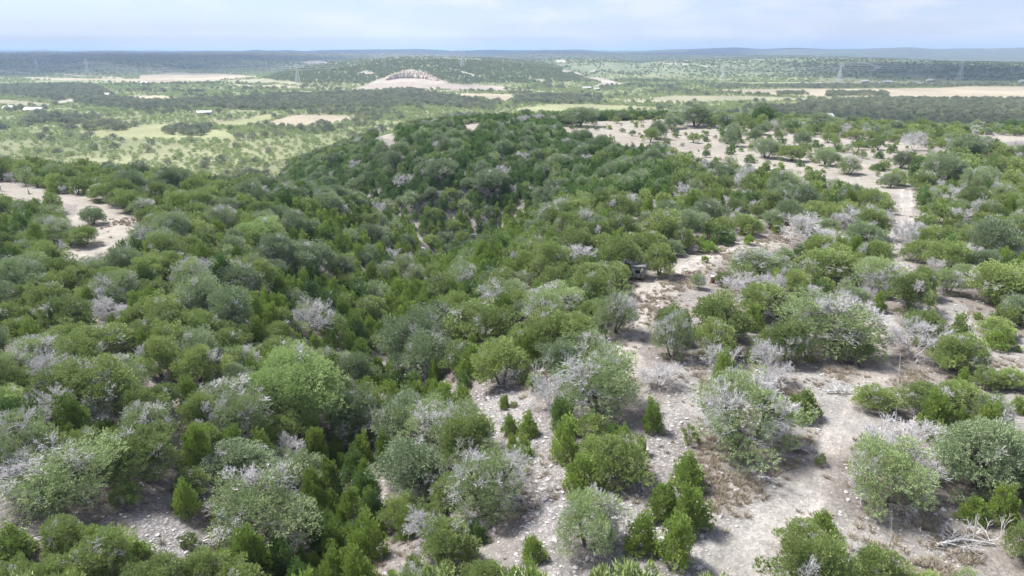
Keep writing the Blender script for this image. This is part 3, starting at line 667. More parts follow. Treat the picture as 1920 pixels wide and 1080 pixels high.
# ------------------------------------------------------------------ the plants named one by one, from the photograph
# (kind, centre px, lowest crown px, width px, top px, label, landmark phrase)
HAND = [
 ('half', 1385, 880, 200, 700, 'broad grey-green juniper with a low leafy skirt, alone in the stony clearing', 'broad juniper in the clearing'),
 ('dead', 1348, 722, 66, 648, 'bleached dead tree behind the broad juniper in the stony clearing, left one', None),
 ('dead', 1440, 735, 84, 643, 'bleached dead tree behind the broad juniper in the stony clearing, right one', None),
 ('young', 1358, 735, 46, 640, 'upright green juniper between two bleached dead trees', None),
 ('young', 1497, 796, 66, 728, 'round green juniper bush right behind the broad juniper of the clearing', None),
 ('half', 1545, 688, 170, 555, 'wide spreading juniper with bare grey limbs left of the pale trail', 'spreading juniper by the trail'),
 ('juniper', 1597, 692, 58, 600, 'small dark juniper on the left edge of the pale trail', None),
 ('dead', 1702, 690, 120, 592, 'large white dead tree with dark trunk right of the pale trail', 'white dead tree right of the trail'),
 ('juniper', 1790, 710, 96, 625, 'dark green juniper behind the large white dead tree', None),
 ('young', 1867, 662, 60, 610, 'green bush at the far edge of the right hand clearing', None),
 ('juniper', 1848, 736, 60, 690, 'low grey-green bush in the right hand clearing, left one', None),
 ('juniper', 1895, 738, 66, 692, 'low grey-green bush in the right hand clearing, right one', None),
 ('juniper', 1638, 785, 76, 724, 'open green juniper beside the fence, left of a longer row', None),
 ('juniper', 1725, 800, 92, 718, 'yellow-green juniper in the row behind the dark live oak', None),
 ('juniper', 1790, 790, 92, 712, 'second yellow-green juniper in the row behind the dark live oak', None),
 ('half', 1852, 815, 62, 724, 'grey-green thin juniper above the dark live oak', None),
 ('half', 1645, 985, 160, 815, 'half dead juniper with white branches above green tufts, at the fence', 'half dead juniper at the fence'),
 ('dead', 1680, 930, 165, 785, 'white bare limbs leaning right out of the half dead juniper', None),
 ('oak', 1815, 955, 168, 783, 'large dark live oak at the right, beside the half dead juniper', 'large dark live oak at right'),
 ('young', 1815, 988, 46, 925, 'small bright juniper at the foot of the dark live oak, left one', None),
 ('young', 1872, 995, 60, 903, 'taller bright juniper at the foot of the dark live oak', None),
 ('juniper', 1915, 1075, 80, 945, 'feathery green juniper at the right edge near the bottom', None),
 ('juniper', 1912, 945, 56, 838, 'juniper at the right edge behind the dark live oak', None),
 ('young', 1540, 1010, 52, 957, 'dense green bush in the trail near the bottom edge', 'dense bush at the bottom of the trail'),
 ('juniper', 1497, 1060, 80, 975, 'sparse leggy juniper bush at the bottom edge by the trail', None),
 ('young', 1567, 1045, 30, 1008, 'little juniper sprout below the dense bush in the trail', None),
 ('shrub', 1534, 878, 26, 850, 'tiny green shrub on the stony ground right of the broad juniper', None),
 ('young', 1288, 930, 70, 850, 'bright juniper at the top of the bush row on the scree', None),
 ('young', 1240, 985, 72, 905, 'bright juniper in the bush row on the scree, left side', 'bright bush row on the scree'),
 ('young', 1290, 1010, 74, 905, 'bright juniper in the bush row on the scree, right side', None),
 ('young', 1200, 1050, 66, 960, 'bright juniper at the lower left end of the bush row', None),
 ('young', 1255, 1075, 74, 955, 'bright juniper at the lower end of the bush row', None),
 ('shrub', 1293, 842, 36, 800, 'small bush above the bright bush row', None),
 ('oak', 795, 712, 128, 585, 'large silvery green live oak above the ravine', 'silvery live oak above the ravine'),
 ('juniper', 900, 645, 122, 572, 'dense green juniper with level crown right of the silvery oak', None),
 ('juniper', 1022, 655, 106, 583, 'yellow-green juniper with flat top beside a bare stony gap', None),
 ('half', 1150, 638, 90, 545, 'grey juniper with dark trunk on the left bank of the track', 'grey juniper beside the track'),
 ('juniper', 1085, 668, 80, 590, 'dark juniper left of the grey juniper by the track', None),
 ('juniper', 865, 706, 80, 642, 'green juniper with level crown at the head of the scree', None),
 ('juniper', 940, 738, 108, 640, 'umbrella shaped juniper with bent trunk at the head of the scree', 'umbrella juniper above the scree'),
 ('dead', 1032, 790, 84, 700, 'tangle of bleached branches at the left of the large mixed juniper', None),
 ('half', 1125, 815, 168, 660, 'large mixed green and grey juniper between scree and track', 'large mixed juniper by the scree'),
 ('young', 1060, 873, 66, 782, 'tall plume shaped juniper on the scree', None),
 ('young', 1150, 880, 48, 808, 'narrow juniper right of the plume shaped one on the scree', None),
 ('young', 1200, 858, 24, 818, 'very small juniper on the open scree', None),
 ('young', 1093, 938, 84, 853, 'bright round juniper in the middle of the scree', 'bright round juniper on the scree'),
 ('young', 1222, 815, 42, 745, 'slim juniper below the large mixed juniper', None),
 ('young', 945, 770, 24, 740, 'tiny juniper on pale ground under the umbrella juniper', None),
 ('shrub', 963, 766, 14, 752, 'tiniest shrub right of the small juniper on pale ground', None),
 ('young', 955, 822, 36, 775, 'left juniper of a small group on the upper scree', None),
 ('young', 988, 825, 44, 772, 'right juniper of a small group on the upper scree', None),
 ('young', 983, 862, 38, 818, 'dark low juniper below the small group on the scree', None),
 ('young', 960, 848, 26, 815, 'little juniper touching the low one on the scree', None),
 ('half', 915, 1000, 162, 842, 'wide grey-green juniper with thin dark trunk left of the scree', 'wide juniper left of the scree'),
 ('oak', 780, 958, 150, 833, 'blue-green live oak between ravine and scree', 'blue-green live oak by the ravine'),
 ('half', 815, 858, 130, 757, 'juniper with many white limbs above the blue-green live oak', None),
 ('dead', 714, 838, 62, 768, 'bleached dead tree leaning over the ravine', None),
 ('young', 690, 765, 60, 708, 'bright juniper on the ravine bank, left of a row', None),
 ('young', 735, 772, 60, 712, 'bright juniper on the ravine bank, second of a row', None),
 ('young', 782, 778, 56, 718, 'bright juniper on the ravine bank, third of a row', None),
 ('young', 832, 775, 56, 716, 'bright juniper on the ravine bank, fourth of a row', None),
 ('young', 868, 780, 44, 722, 'bright juniper on the ravine bank, right end of a row', None),
 ('dead', 815, 1060, 92, 955, 'bleached dead tree at the bottom edge left of the scree', None),
 ('half', 1100, 1065, 128, 925, 'grey-green juniper with bleached limbs at the bottom edge of the scree', 'bleached juniper at the bottom edge'),
 ('young', 1000, 1065, 54, 1005, 'bright juniper at the bottom edge on the scree', None),
 ('oak', 665, 742, 72, 664, 'small blue-green live oak on the edge of the ravine', None),
 ('young', 742, 708, 42, 638, 'tall bright juniper below the silvery live oak', None),
 ('pale', 570, 838, 176, 658, 'tall pale green broadleaf tree with rounded boughs in the ravine', 'pale green broadleaf tree'),
 ('half', 440, 814, 136, 712, 'olive juniper with bare limbs left of the pale green tree', None),
 ('oak', 372, 705, 98, 618, 'domed grey-green live oak on the left slope', 'domed live oak on the left slope'),
 ('juniper', 200, 805, 152, 668, 'broad olive juniper with bare lower limbs on the left slope', 'broad olive juniper at left'),
 ('half', 85, 708, 112, 625, 'silvery juniper with bare crown patch near the left edge', None),
 ('half', 25, 738, 92, 658, 'silvery juniper at the left edge above a round oak', None),
 ('pale', 28, 792, 88, 730, 'round yellow-green tree at the left edge', 'round yellow-green tree at left edge'),
 ('half', 50, 930, 140, 768, 'wide silvery juniper at the left edge with bare lower limbs', None),
 ('half', 130, 1000, 215, 858, 'very wide grey-green juniper in the lower left corner', 'very wide juniper at lower left'),
 ('juniper', 275, 935, 140, 800, 'olive juniper right of the very wide one at lower left', None),
 ('young', 370, 892, 62, 793, 'tall plume shaped juniper in the left foreground', None),
 ('young', 440, 880, 62, 800, 'bright juniper in the row below the pale green tree, first', None),
 ('young', 495, 885, 62, 802, 'bright juniper in the row below the pale green tree, second', None),
 ('young', 350, 978, 50, 898, 'dark narrow juniper beside the big bleached juniper', None),
 ('oak', 450, 938, 142, 838, 'silvery live oak behind the big bleached juniper, left one', None),
 ('oak', 562, 925, 92, 850, 'silvery live oak behind the big bleached juniper, right one', None),
 ('half', 500, 1060, 212, 888, 'big juniper with bleached branches over its whole crown, bottom left', 'big bleached juniper at bottom left'),
 ('young', 195, 1062, 82, 1000, 'low bright juniper on the bottom edge at left', None),
 ('young', 262, 1065, 62, 1005, 'low bright juniper on the bottom edge beside the stones', None),
 ('young', 40, 1068, 84, 1008, 'bright juniper in the bottom left corner', None),
 ('shrub', 360, 1036, 36, 998, 'small shrub among the loose stones at bottom left', None),
 ('juniper', 205, 685, 112, 628, 'yellow-green juniper above the broad olive one at left', None),
 ('juniper', 512, 690, 78, 635, 'bright olive juniper behind the pale green tree', None),
 ('dead', 592, 640, 66, 562, 'bright white dead tree standing above the ravine, upper left of centre', 'white dead tree above the ravine'),
 ('oak', 40, 580, 112, 482, 'large blue-green live oak at the left edge below the clearing', 'blue-green live oak at left edge'),
 ('oak', 578, 530, 100, 455, 'silvery live oak in the middle of the left slope', 'silvery live oak on the left slope'),
 ('pale', 497, 470, 86, 436, 'low yellowish oak on the left slope', None),
 ('oak', 176, 424, 46, 388, 'lone grey-green bush standing in the left clearing', 'lone bush in the left clearing'),
 ('juniper', 243, 401, 54, 357, 'round green juniper at the right side of the left clearing', None),
 ('juniper', 200, 381, 62, 346, 'dark juniper at the back of the left clearing', None),
 ('juniper', 161, 467, 56, 423, 'round juniper jutting into the left clearing from below', None),
 ('half', 112, 463, 62, 407, 'grey juniper with bare stems at the left of the left clearing', None),
 ('dead', 493, 380, 40, 350, 'grey dead tree near the top of the left slope', None),
 ('dead', 977, 310, 33, 285, 'grey dead tree on the far slope, above another', None),
 ('dead', 944, 338, 38, 313, 'grey dead tree on the far slope above the round oak', None),
 ('dead', 762, 362, 46, 341, 'grey dead tree on the near side of the ravine bend', None),
 ('dead', 1090, 503, 60, 460, 'bright white dead tree left of the camouflage hut', 'white dead tree left of the hut'),
 ('dead', 1256, 316, 36, 285, 'grey dead tree at the foot of the upper clearing', None),
 ('oak', 922, 388, 78, 332, 'large round blue-green oak at the ravine bend', 'round oak at the ravine bend'),
 ('oak', 823, 357, 70, 305, 'blue-green oak left of the round oak at the ravine bend', None),
 ('oak', 750, 303, 46, 267, 'blue-green oak high on the far slope', None),
 ('oak', 1050, 328, 56, 289, 'oak with grey tips on the far slope below the upper clearing', None),
 ('juniper', 1160, 526, 80, 447, 'juniper whose crown overhangs the camouflage hut from the left', None),
 ('juniper', 1236, 524, 66, 458, 'juniper arching over the camouflage hut from the right', None),
 ('juniper', 1240, 468, 92, 397, 'big green juniper behind the camouflage hut', 'big juniper behind the hut'),
 ('juniper', 1160, 420, 66, 370, 'olive juniper with flat crown above a pale gap', None),
 ('juniper', 1035, 541, 46, 500, 'small round juniper left of the track', None),
 ('juniper', 1120, 566, 112, 510, 'wide green juniper in front of the camouflage hut', None),
 ('half', 945, 590, 98, 525, 'grey twiggy juniper beside the white stony gap', None),
 ('juniper', 845, 570, 92, 515, 'olive juniper above the silvery oak', None),
 ('young', 905, 552, 52, 517, 'yellow-green juniper above the grey twiggy one', None),
 ('half', 1050, 606, 116, 555, 'grey-green juniper left of the track, in front of the wide green one', None),
 ('dead', 1515, 477, 112, 400, 'biggest pale dead tree, left of the grey-green oak by the trail', 'biggest pale dead tree'),
 ('dead', 1595, 440, 62, 390, 'pale dead tree behind the biggest pale one', None),
 ('dead', 1693, 475, 44, 395, 'tall pale dead tree with dark trunk on the upper trail', 'tall dead tree on the upper trail'),
 ('dead', 1385, 425, 34, 390, 'small grey dead tree beside a green juniper, above the lime bush', None),
 ('dead', 1385, 560, 78, 515, 'low fan of pale dead branches right of the rusty drum', 'pale dead fan by the drum'),
 ('dead', 1812, 497, 64, 461, 'low spreading pale dead tree at the right', 'low pale dead tree at right'),
 ('dead', 1712, 285, 52, 248, 'pale dead tree on the far edge of the plateau at right', 'pale dead tree on the far plateau edge'),
 ('half', 1590, 330, 44, 293, 'grey-topped juniper in the upper clearing', None),
 ('dead', 1393, 355, 44, 308, 'grey dead tree below the upper clearing', None),
 ('half', 1645, 562, 98, 485, 'round juniper with white dead lower branches beside the upper trail', 'round juniper beside the upper trail'),
 ('dead', 1650, 566, 70, 505, 'white dead branches under the round juniper beside the upper trail', None),
 ('oak', 1617, 485, 80, 418, 'grey-green oak right of the biggest pale dead tree', 'grey-green oak by the upper trail'),
 ('juniper', 1730, 498, 74, 452, 'wide low juniper right of the upper trail', None),
 ('half', 1410, 530, 102, 473, 'open grey juniper with dark limbs above the pale dead fan', None),
 ('juniper', 1545, 540, 116, 470, 'wide juniper in front of the biggest pale dead tree', None),
 ('juniper', 1350, 650, 104, 555, 'big dense green juniper right of the track', 'big dense juniper right of the track'),
 ('half', 1258, 680, 78, 562, 'grey juniper full of white twigs right of the track', None),
 ('dead', 1235, 742, 92, 680, 'white dead tree at the end of the track', None),
 ('juniper', 1425, 606, 112, 535, 'dark green juniper below the pale dead fan', None),
 ('juniper', 1862, 582, 122, 490, 'large yellow-green juniper at right', None),
 ('juniper', 1905, 590, 96, 520, 'large green juniper at the right edge', None),
 ('half', 1773, 557, 54, 505, 'thin grey juniper in front of the low pale dead tree', None),
 ('juniper', 1722, 567, 58, 500, 'dark juniper right of the upper trail', None),
 ('juniper', 1862, 640, 70, 600, 'juniper at the right edge behind the clearing', None),
 ('dark', 1353, 461, 50, 425, 'dark green bush at the left end of the track clearing', None),
 ('lime', 1326, 477, 36, 452, 'bright lime green bush beside the track', 'lime green bush'),
 ('lime', 1404, 461, 24, 440, 'smaller lime green bush behind the first one', None),
 ('lime', 1322, 494, 16, 480, 'tiny lime green tuft below the bright lime green bush', None),
 ('young', 1458, 440, 26, 415, 'small green bush on the far rim of the track clearing', None),
 ('half', 1308, 545, 28, 514, 'little grey-green bush left of the rusty drum', None),
 ('juniper', 1356, 540, 30, 510, 'little bush right of the rusty drum', None),
 ('oak', 1436, 299, 56, 261, 'dark domed oak standing in the upper clearing', 'dark oak in the upper clearing'),
 ('juniper', 1482, 305, 52, 272, 'green juniper right of the dark oak in the upper clearing', None),
 ('young', 1434, 321, 20, 308, 'small round bush alone in the upper clearing', None),
 ('oak', 1547, 313, 46, 280, 'dark tree at the right of the upper clearing', None),
 ('oak', 1768, 350, 72, 290, 'blue-green oak right of the clearing, on the plateau', 'blue-green oak on the right plateau'),
 ('oak', 1812, 302, 82, 262, 'wide dark oak on the right plateau', None),
 ('oak', 1088, 240, 66, 203, 'wide dark live oak with visible trunks at the head of the upper clearing', 'dark oak heading the upper clearing'),
 ('oak', 1303, 241, 62, 196, 'tall dark live oak on the skyline of the plateau', 'tall dark oak on the plateau rim'),
 ('dark', 1430, 235, 54, 203, 'very dark round tree on the far rim of the upper clearing', None),
 ('oak', 1540, 243, 52, 212, 'dark oak with a bare fork on the far rim', None),
 ('oak', 1232, 263, 38, 228, 'small twisted oak in the upper clearing', None),
 ('oak', 1374, 277, 38, 232, 'small twisted oak further right in the upper clearing', None),
 ('oak', 1262, 243, 44, 222, 'dark oak touching the tall oak on the rim', None),
 ('dead', 982, 242, 34, 216, 'grey dead tree on the crest left of the upper clearing', None),
 ('dead', 1008, 238, 30, 214, 'second grey dead tree on the crest left of the upper clearing', None),
 ('juniper', 1680, 350, 40, 318, 'small juniper on the right side of the upper clearing', None),
 ('lime', 1893, 243, 34, 228, 'yellow-green bush on the plateau rim at right', None),
 ('dead', 1655, 1000, 0, 0, '', None),
]
HAND = [h_ for h_ in HAND if h_[3] > 0]
TREES = []   # dict(kind,x,y,z,w,h,rot,px,py,label)
NAME = {'juniper': 'juniper_tree', 'half': 'juniper_tree', 'young': 'young_juniper', 'dark': 'juniper_tree', 'oak': 'live_oak', 'pale': 'broadleaf_tree',
        'lime': 'green_bush', 'dead': 'dead_tree', 'shrub': 'low_shrub', 'mesquite': 'mesquite_tree'}
hx, hy = unproj([h_[1] for h_ in HAND], [h_[2] for h_ in HAND])
ASP = {'juniper': (0.5, 1.15), 'half': (0.5, 1.1), 'young': (0.7, 1.6), 'dark': (0.6, 1.3), 'oak': (0.5, 1.1), 'pale': (0.55, 1.1), 'lime': (0.5, 1.1), 'dead': (0.45, 1.3), 'shrub': (0.5, 1.2)}
for h_, x, y in zip(HAND, hx, hy):
    k, px, py, w, ty, lab, lm = h_
    rho = math.hypot(x, y); slant = math.hypot(rho, CAM_Z - h1(x, y)); wm = w / FPX * slant
    f = 1 + 0.42 * wm / rho; x *= f; y *= f; rho *= f; z = h1(x, y)
    wm = w / FPX * project(x, y, z)[2]
    tz = float(top_z(np.array([px]), np.array([ty]), rho * (1 + 0.05 * wm / rho))[0]); hh = tz - z
    lo_, hi_ = ASP[k]; hh = min(max(hh, lo_ * wm), hi_ * wm)
    TREES.append(dict(kind=k, x=x, y=y, z=z, w=wm * 1.04, h=hh * 1.02, rot=random.uniform(0, 6.28), label=lab, lm=lm, hand=True))

# ------------------------------------------------------------------ the rest of the scrub: seeded at random between them
def clear_of_bare(x, y, pad):
    ok = np.ones(len(x), bool)
    for n_, c_, P in BAREP:
        x0, x1, y0, y1 = chunk(P, 3)
        m = (x > x0) & (x < x1) & (y > y0) & (y < y1)
        if not m.any(): continue
        hit = np.zeros(m.sum(), bool)
        for a in np.arange(0, 6.28, 1.05):
            hit |= inside(P, x[m] + np.cos(a) * pad, y[m] + np.sin(a) * pad)
        hit |= inside(P, x[m], y[m])
        ok[np.where(m)[0][hit]] = False
    rr_ = np.hypot(x, y)
    for fr_ in (0.3, 0.65, 1.0):
        for n_, c_, P in BAREP:
            if n_ in ('main', 'gap', 'rocks') or (n_ == 'upper' and fr_ > .8): continue
            kx = 1 + fr_ * 3.6 / (CAM_Z + 2); X_, Y_ = x * kx, y * kx; x0, x1, y0, y1 = chunk(P); m = (X_ > x0) & (X_ < x1) & (Y_ > y0) & (Y_ < y1)
            if m.any(): ok[np.where(m)[0][inside(P, X_[m], Y_[m])]] = False
    for P, w_ in zip(TRAILW, (2.2, 2.0, 2.0)): ok &= pathdist(P, x, y) > w_ + pad * 0.6
    return ok
GRID = {}
CELL = 6.0
def too_close(x, y, w, f):
    cx, cy = int(x // CELL), int(y // CELL)
    for i in range(cx - 2, cx + 3):
        for j in range(cy - 2, cy + 3):
            for (a, b, c) in GRID.get((i, j), ()):
                if (a - x) ** 2 + (b - y) ** 2 < ((w + c) * 0.5 * f) ** 2: return True
    return False
def put(x, y, w): GRID.setdefault((int(x // CELL), int(y // CELL)), []).append((x, y, w))
for t in TREES: put(t['x'], t['y'], t['w'])
n_c = 85000
cr_ = np.sqrt(rng.uniform(22 ** 2, 470 ** 2, n_c)); ca_ = rng.uniform(R(-46), R(46), n_c)
cx_, cy_ = cr_ * np.sin(ca_), cr_ * np.cos(ca_)
erc = np.interp(ca_, EAZ, ER); keep = cr_ < erc + 95
cx_, cy_, cr_, erc = cx_[keep], cy_[keep], cr_[keep], erc[keep]
okb = clear_of_bare(cx_, cy_, 1.1); cx_, cy_, cr_, erc = cx_[okb], cy_[okb], cr_[okb], erc[okb]
cz_ = hfun(cx_, cy_); dr_ = carve(cx_, cy_, RPTS, RD, RW); cpx, cpy, cdp = project(cx_, cy_, cz_)
zon = fbm(cx_, cy_, 40, 3); zd = fbm(cx_ + 300, cy_, 25, 3)
u1 = rng.random(len(cx_)); u2 = rng.random(len(cx_))
for i in range(len(cx_)):
    px, py, x, y = cpx[i], cpy[i], cx_[i], cy_[i]
    if math.hypot(px - 1325, (py - 562) * .8) < 50 or math.hypot(px - 1197, (py - 550) * .8) < 34: continue
    right = px > 1180 and py < 760; farslope = (py < 395 and 480 < px < 1250 and cr_[i] > 150); rav = dr_[i] > 4 and not farslope
    a = u1[i]
    if farslope: pr = (('dark', .60), ('oak', .16), ('young', .06), ('half', .07), ('juniper', .06), ('dead', .05))
    elif rav: pr = (('young', .62), ('dark', .12), ('juniper', .11), ('oak', .07), ('half', .06), ('dead', .02))
    elif right: pr = (('juniper', .42), ('half', .15), ('oak', .13), ('young', .15), ('dead', .10), ('dark', .05))
    else: pr = (('juniper', .54), ('half', .13), ('oak', .11), ('young', .15), ('dead', .02), ('dark', .05))
    for k, p in pr:
        a -= p
        if a <= 0: break
    w = {'juniper': 4.3, 'half': 4.4, 'young': 2.3, 'dark': 3.0, 'oak': 5.0, 'dead': 3.5}[k] * (0.62 + 0.8 * u2[i])
    if cr_[i] < 60 and k != 'young': w *= 0.85
    if too_close(x, y, w, 0.44 if farslope else (0.58 if not right else 0.76)): continue
    hh = w * {'juniper': .78, 'half': .76, 'young': 1.25, 'dark': 1.1, 'oak': .78, 'dead': .8}[k] * random.uniform(0.85, 1.15)
    if cr_[i] > erc[i] - 12: hh *= 0.8
    put(x, y, w); TREES.append(dict(kind=k, x=x, y=y, z=cz_[i], w=w, h=hh, rot=random.uniform(0, 6.28), label=None, lm=None, hand=False))
# undergrowth filling the gaps under the canopy
for i in rng.permutation(len(cx_))[:7000]:
    x, y = cx_[i], cy_[i]
    if cr_[i] > 330 or cr_[i] > erc[i]: continue
    k = 'shrub' if random.random() < 0.5 else 'young'
    if math.hypot(cpx[i] - 1330, (cpy[i] - 550) * .8) < 38 or math.hypot(cpx[i] - 1197, cpy[i] - 540) < 30: continue
    w = random.uniform(0.9, 1.9)
    if too_close(x, y, w, 0.66): continue
    put(x, y, w); TREES.append(dict(kind=k, x=x, y=y, z=cz_[i], w=w, h=w * random.uniform(.7, 1.1), rot=random.uniform(0, 6.28), label=None, lm=None, hand=False))
# sparse bushes standing in the open ground
def seed_in(P, n, kinds, wr, f=1.6):
    x0, x1, y0, y1 = chunk(P); xs = rng.uniform(x0, x1, n); ys = rng.uniform(y0, y1, n); m = inside(P, xs, ys); xs, ys = xs[m], ys[m]
    tr_ = np.minimum.reduce([pathdist(q, xs, ys) for q in TRAILW]); z = hfun(xs, ys)
    for x, y, zz, td in zip(xs, ys, z, tr_):
        k = random.choice(kinds); w = random.uniform(*wr) * (1.6 if k in ('oak', 'dead', 'juniper') else 1)
        if td < 2.4 or too_close(x, y, w, f): continue
        put(x, y, w); TREES.append(dict(kind=k, x=x, y=y, z=zz, w=w, h=w * random.uniform(.6, .9), rot=random.uniform(0, 6.28), label=None, lm=None, hand=False))
for n_, c_, P in BAREP:
    if n_ == 'upper': seed_in(P[P[:, 0] > np.percentile(P[:, 0], 12)], 130, ['oak', 'dark', 'juniper', 'dark', 'half'], (2.4, 3.8), 0.95); seed_in(P, 420, ['shrub', 'young', 'shrub', 'juniper', 'oak', 'lime', 'half'], (0.8, 2.6), 1.0)
    if n_ == 'main': seed_in(P, 50, ['shrub'], (0.4, 0.9), 2.5)
    if n_ == 'scree': seed_in(P, 40, ['shrub', 'young'], (0.5, 1.1), 2.0)
    if n_ == 'track': seed_in(P, 30, ['shrub'], (0.4, 0.9), 2.0)
    if n_ == 'right' or n_ == 'right2': seed_in(P, 40, ['shrub', 'young', 'juniper'], (0.8, 2.0), 1.2)
    if n_ == 'left': seed_in(P, 20, ['shrub'], (0.4, 0.9), 2.0)

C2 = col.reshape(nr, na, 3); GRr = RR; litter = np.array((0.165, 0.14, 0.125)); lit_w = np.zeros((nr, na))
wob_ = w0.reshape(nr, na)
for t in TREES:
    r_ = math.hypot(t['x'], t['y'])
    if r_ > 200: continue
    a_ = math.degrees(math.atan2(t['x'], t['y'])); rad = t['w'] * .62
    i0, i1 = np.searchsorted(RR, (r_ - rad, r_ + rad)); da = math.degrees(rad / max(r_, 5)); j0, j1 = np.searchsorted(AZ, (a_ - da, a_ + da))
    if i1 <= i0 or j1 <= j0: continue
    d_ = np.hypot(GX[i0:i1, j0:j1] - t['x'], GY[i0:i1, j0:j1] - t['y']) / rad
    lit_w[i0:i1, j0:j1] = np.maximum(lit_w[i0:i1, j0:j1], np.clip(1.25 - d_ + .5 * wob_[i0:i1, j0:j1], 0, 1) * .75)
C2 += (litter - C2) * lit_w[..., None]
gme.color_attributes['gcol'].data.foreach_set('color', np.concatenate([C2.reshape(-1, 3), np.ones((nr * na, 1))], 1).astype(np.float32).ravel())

# ------------------------------------------------------------------ valley and hills: mesquite, oak woods, junipers
def infield(x, y, polys):
    c = np.zeros(len(x), bool)
    for P in polys:
        x0, x1, y0, y1 = chunk(P); m = (x > x0) & (x < x1) & (y > y0) & (y < y1)
        if m.any(): c[m] |= inside(P, x[m], y[m])
    return c
def scatter_polar(n, r0, r1, a=43, pw=2.0):
    rr_ = (rng.uniform(r0 ** pw, r1 ** pw, n)) ** (1 / pw); aa = rng.uniform(R(-a), R(a), n); return rr_ * np.sin(aa), rr_ * np.cos(aa), rr_, aa
vx, vy, vr, va = scatter_polar(90000, 230, 1750, pw=1.5)
er_v = np.interp(va, EAZ, ER); k_ = vr > er_v + 70
vx, vy, vr, va = vx[k_], vy[k_], vr[k_], va[k_]
wood = infield(vx, vy, WOODP); fld = infield(vx, vy, [P for c, P in FIELDP]) | infield(vx, vy, [SCARP])
vz = hfun(vx, vy); dens = fbm(vx, vy, 60, 3)
vh = vz > VALLEY + 6
sel = (~fld | wood) & (wood | vh | (rng.random(len(vx)) < np.clip(0.62 + dens * 0.9, 0.2, 1)))
vx, vy, vr, vz, wood, vh, dens = vx[sel], vy[sel], vr[sel], vz[sel], wood[sel], vh[sel], dens[sel]
uu = rng.random(len(vx)); ww = rng.uniform(0.7, 1.35, len(vx))
oakp = np.clip(0.05 + 0.45 * fbm(vx + 700, vy, 55, 3), 0.01, 0.5)
kd = np.where(wood, np.where(uu < 0.42, 2, 1), np.where(vh, np.where(uu < 0.75, 3, 1), np.where(uu < oakp, 2, 1)))   # 1 mesquite 2 oak 3 dark
wv = np.where(kd == 1, 3.7, np.where(kd == 2, 6.8, 4.6)) * ww * np.where(vr < 500, 0.85, 1.0)
hv = wv * np.where(kd == 1, 0.62, np.where(kd == 2, 0.72, 0.8))
FARL = {'mesquite': [], 'oak': [], 'dark': []}
for kk, nm in ((1, 'mesquite'), (2, 'oak'), (3, 'dark')):
    s_ = kd == kk; FARL[nm] = np.stack([vx[s_], vy[s_], vz[s_], wv[s_], hv[s_]], -1)
hx2, hy2, hr2, ha2 = scatter_polar(110000, 1500, 5200, pw=1.2)
hz2 = hfun(hx2, hy2); s_ = (hz2 > VALLEY + 4) & ~infield(hx2, hy2, [P for c, P in FIELDP]) & (rng.random(len(hx2)) < 0.48 + 1.1 * fbm(hx2, hy2, 110, 4))
hw = rng.uniform(3.6, 7.5, s_.sum())
lo2 = (hz2 <= VALLEY + 4) & (hr2 > 1750) & ~infield(hx2, hy2, [P for c, P in FIELDP]) & (rng.random(len(hx2)) < 0.45 + 0.9 * fbm(hx2, hy2, 130, 4))
lw = rng.uniform(4.0, 8.0, lo2.sum()); FARL['mesquite'] = np.concatenate([FARL['mesquite'], np.stack([hx2[lo2], hy2[lo2], hz2[lo2], lw, lw * 0.6], -1)])
FARL['dark'] = np.concatenate([FARL['dark'], np.stack([hx2[s_], hy2[s_], hz2[s_], hw, hw * 0.62], -1)])

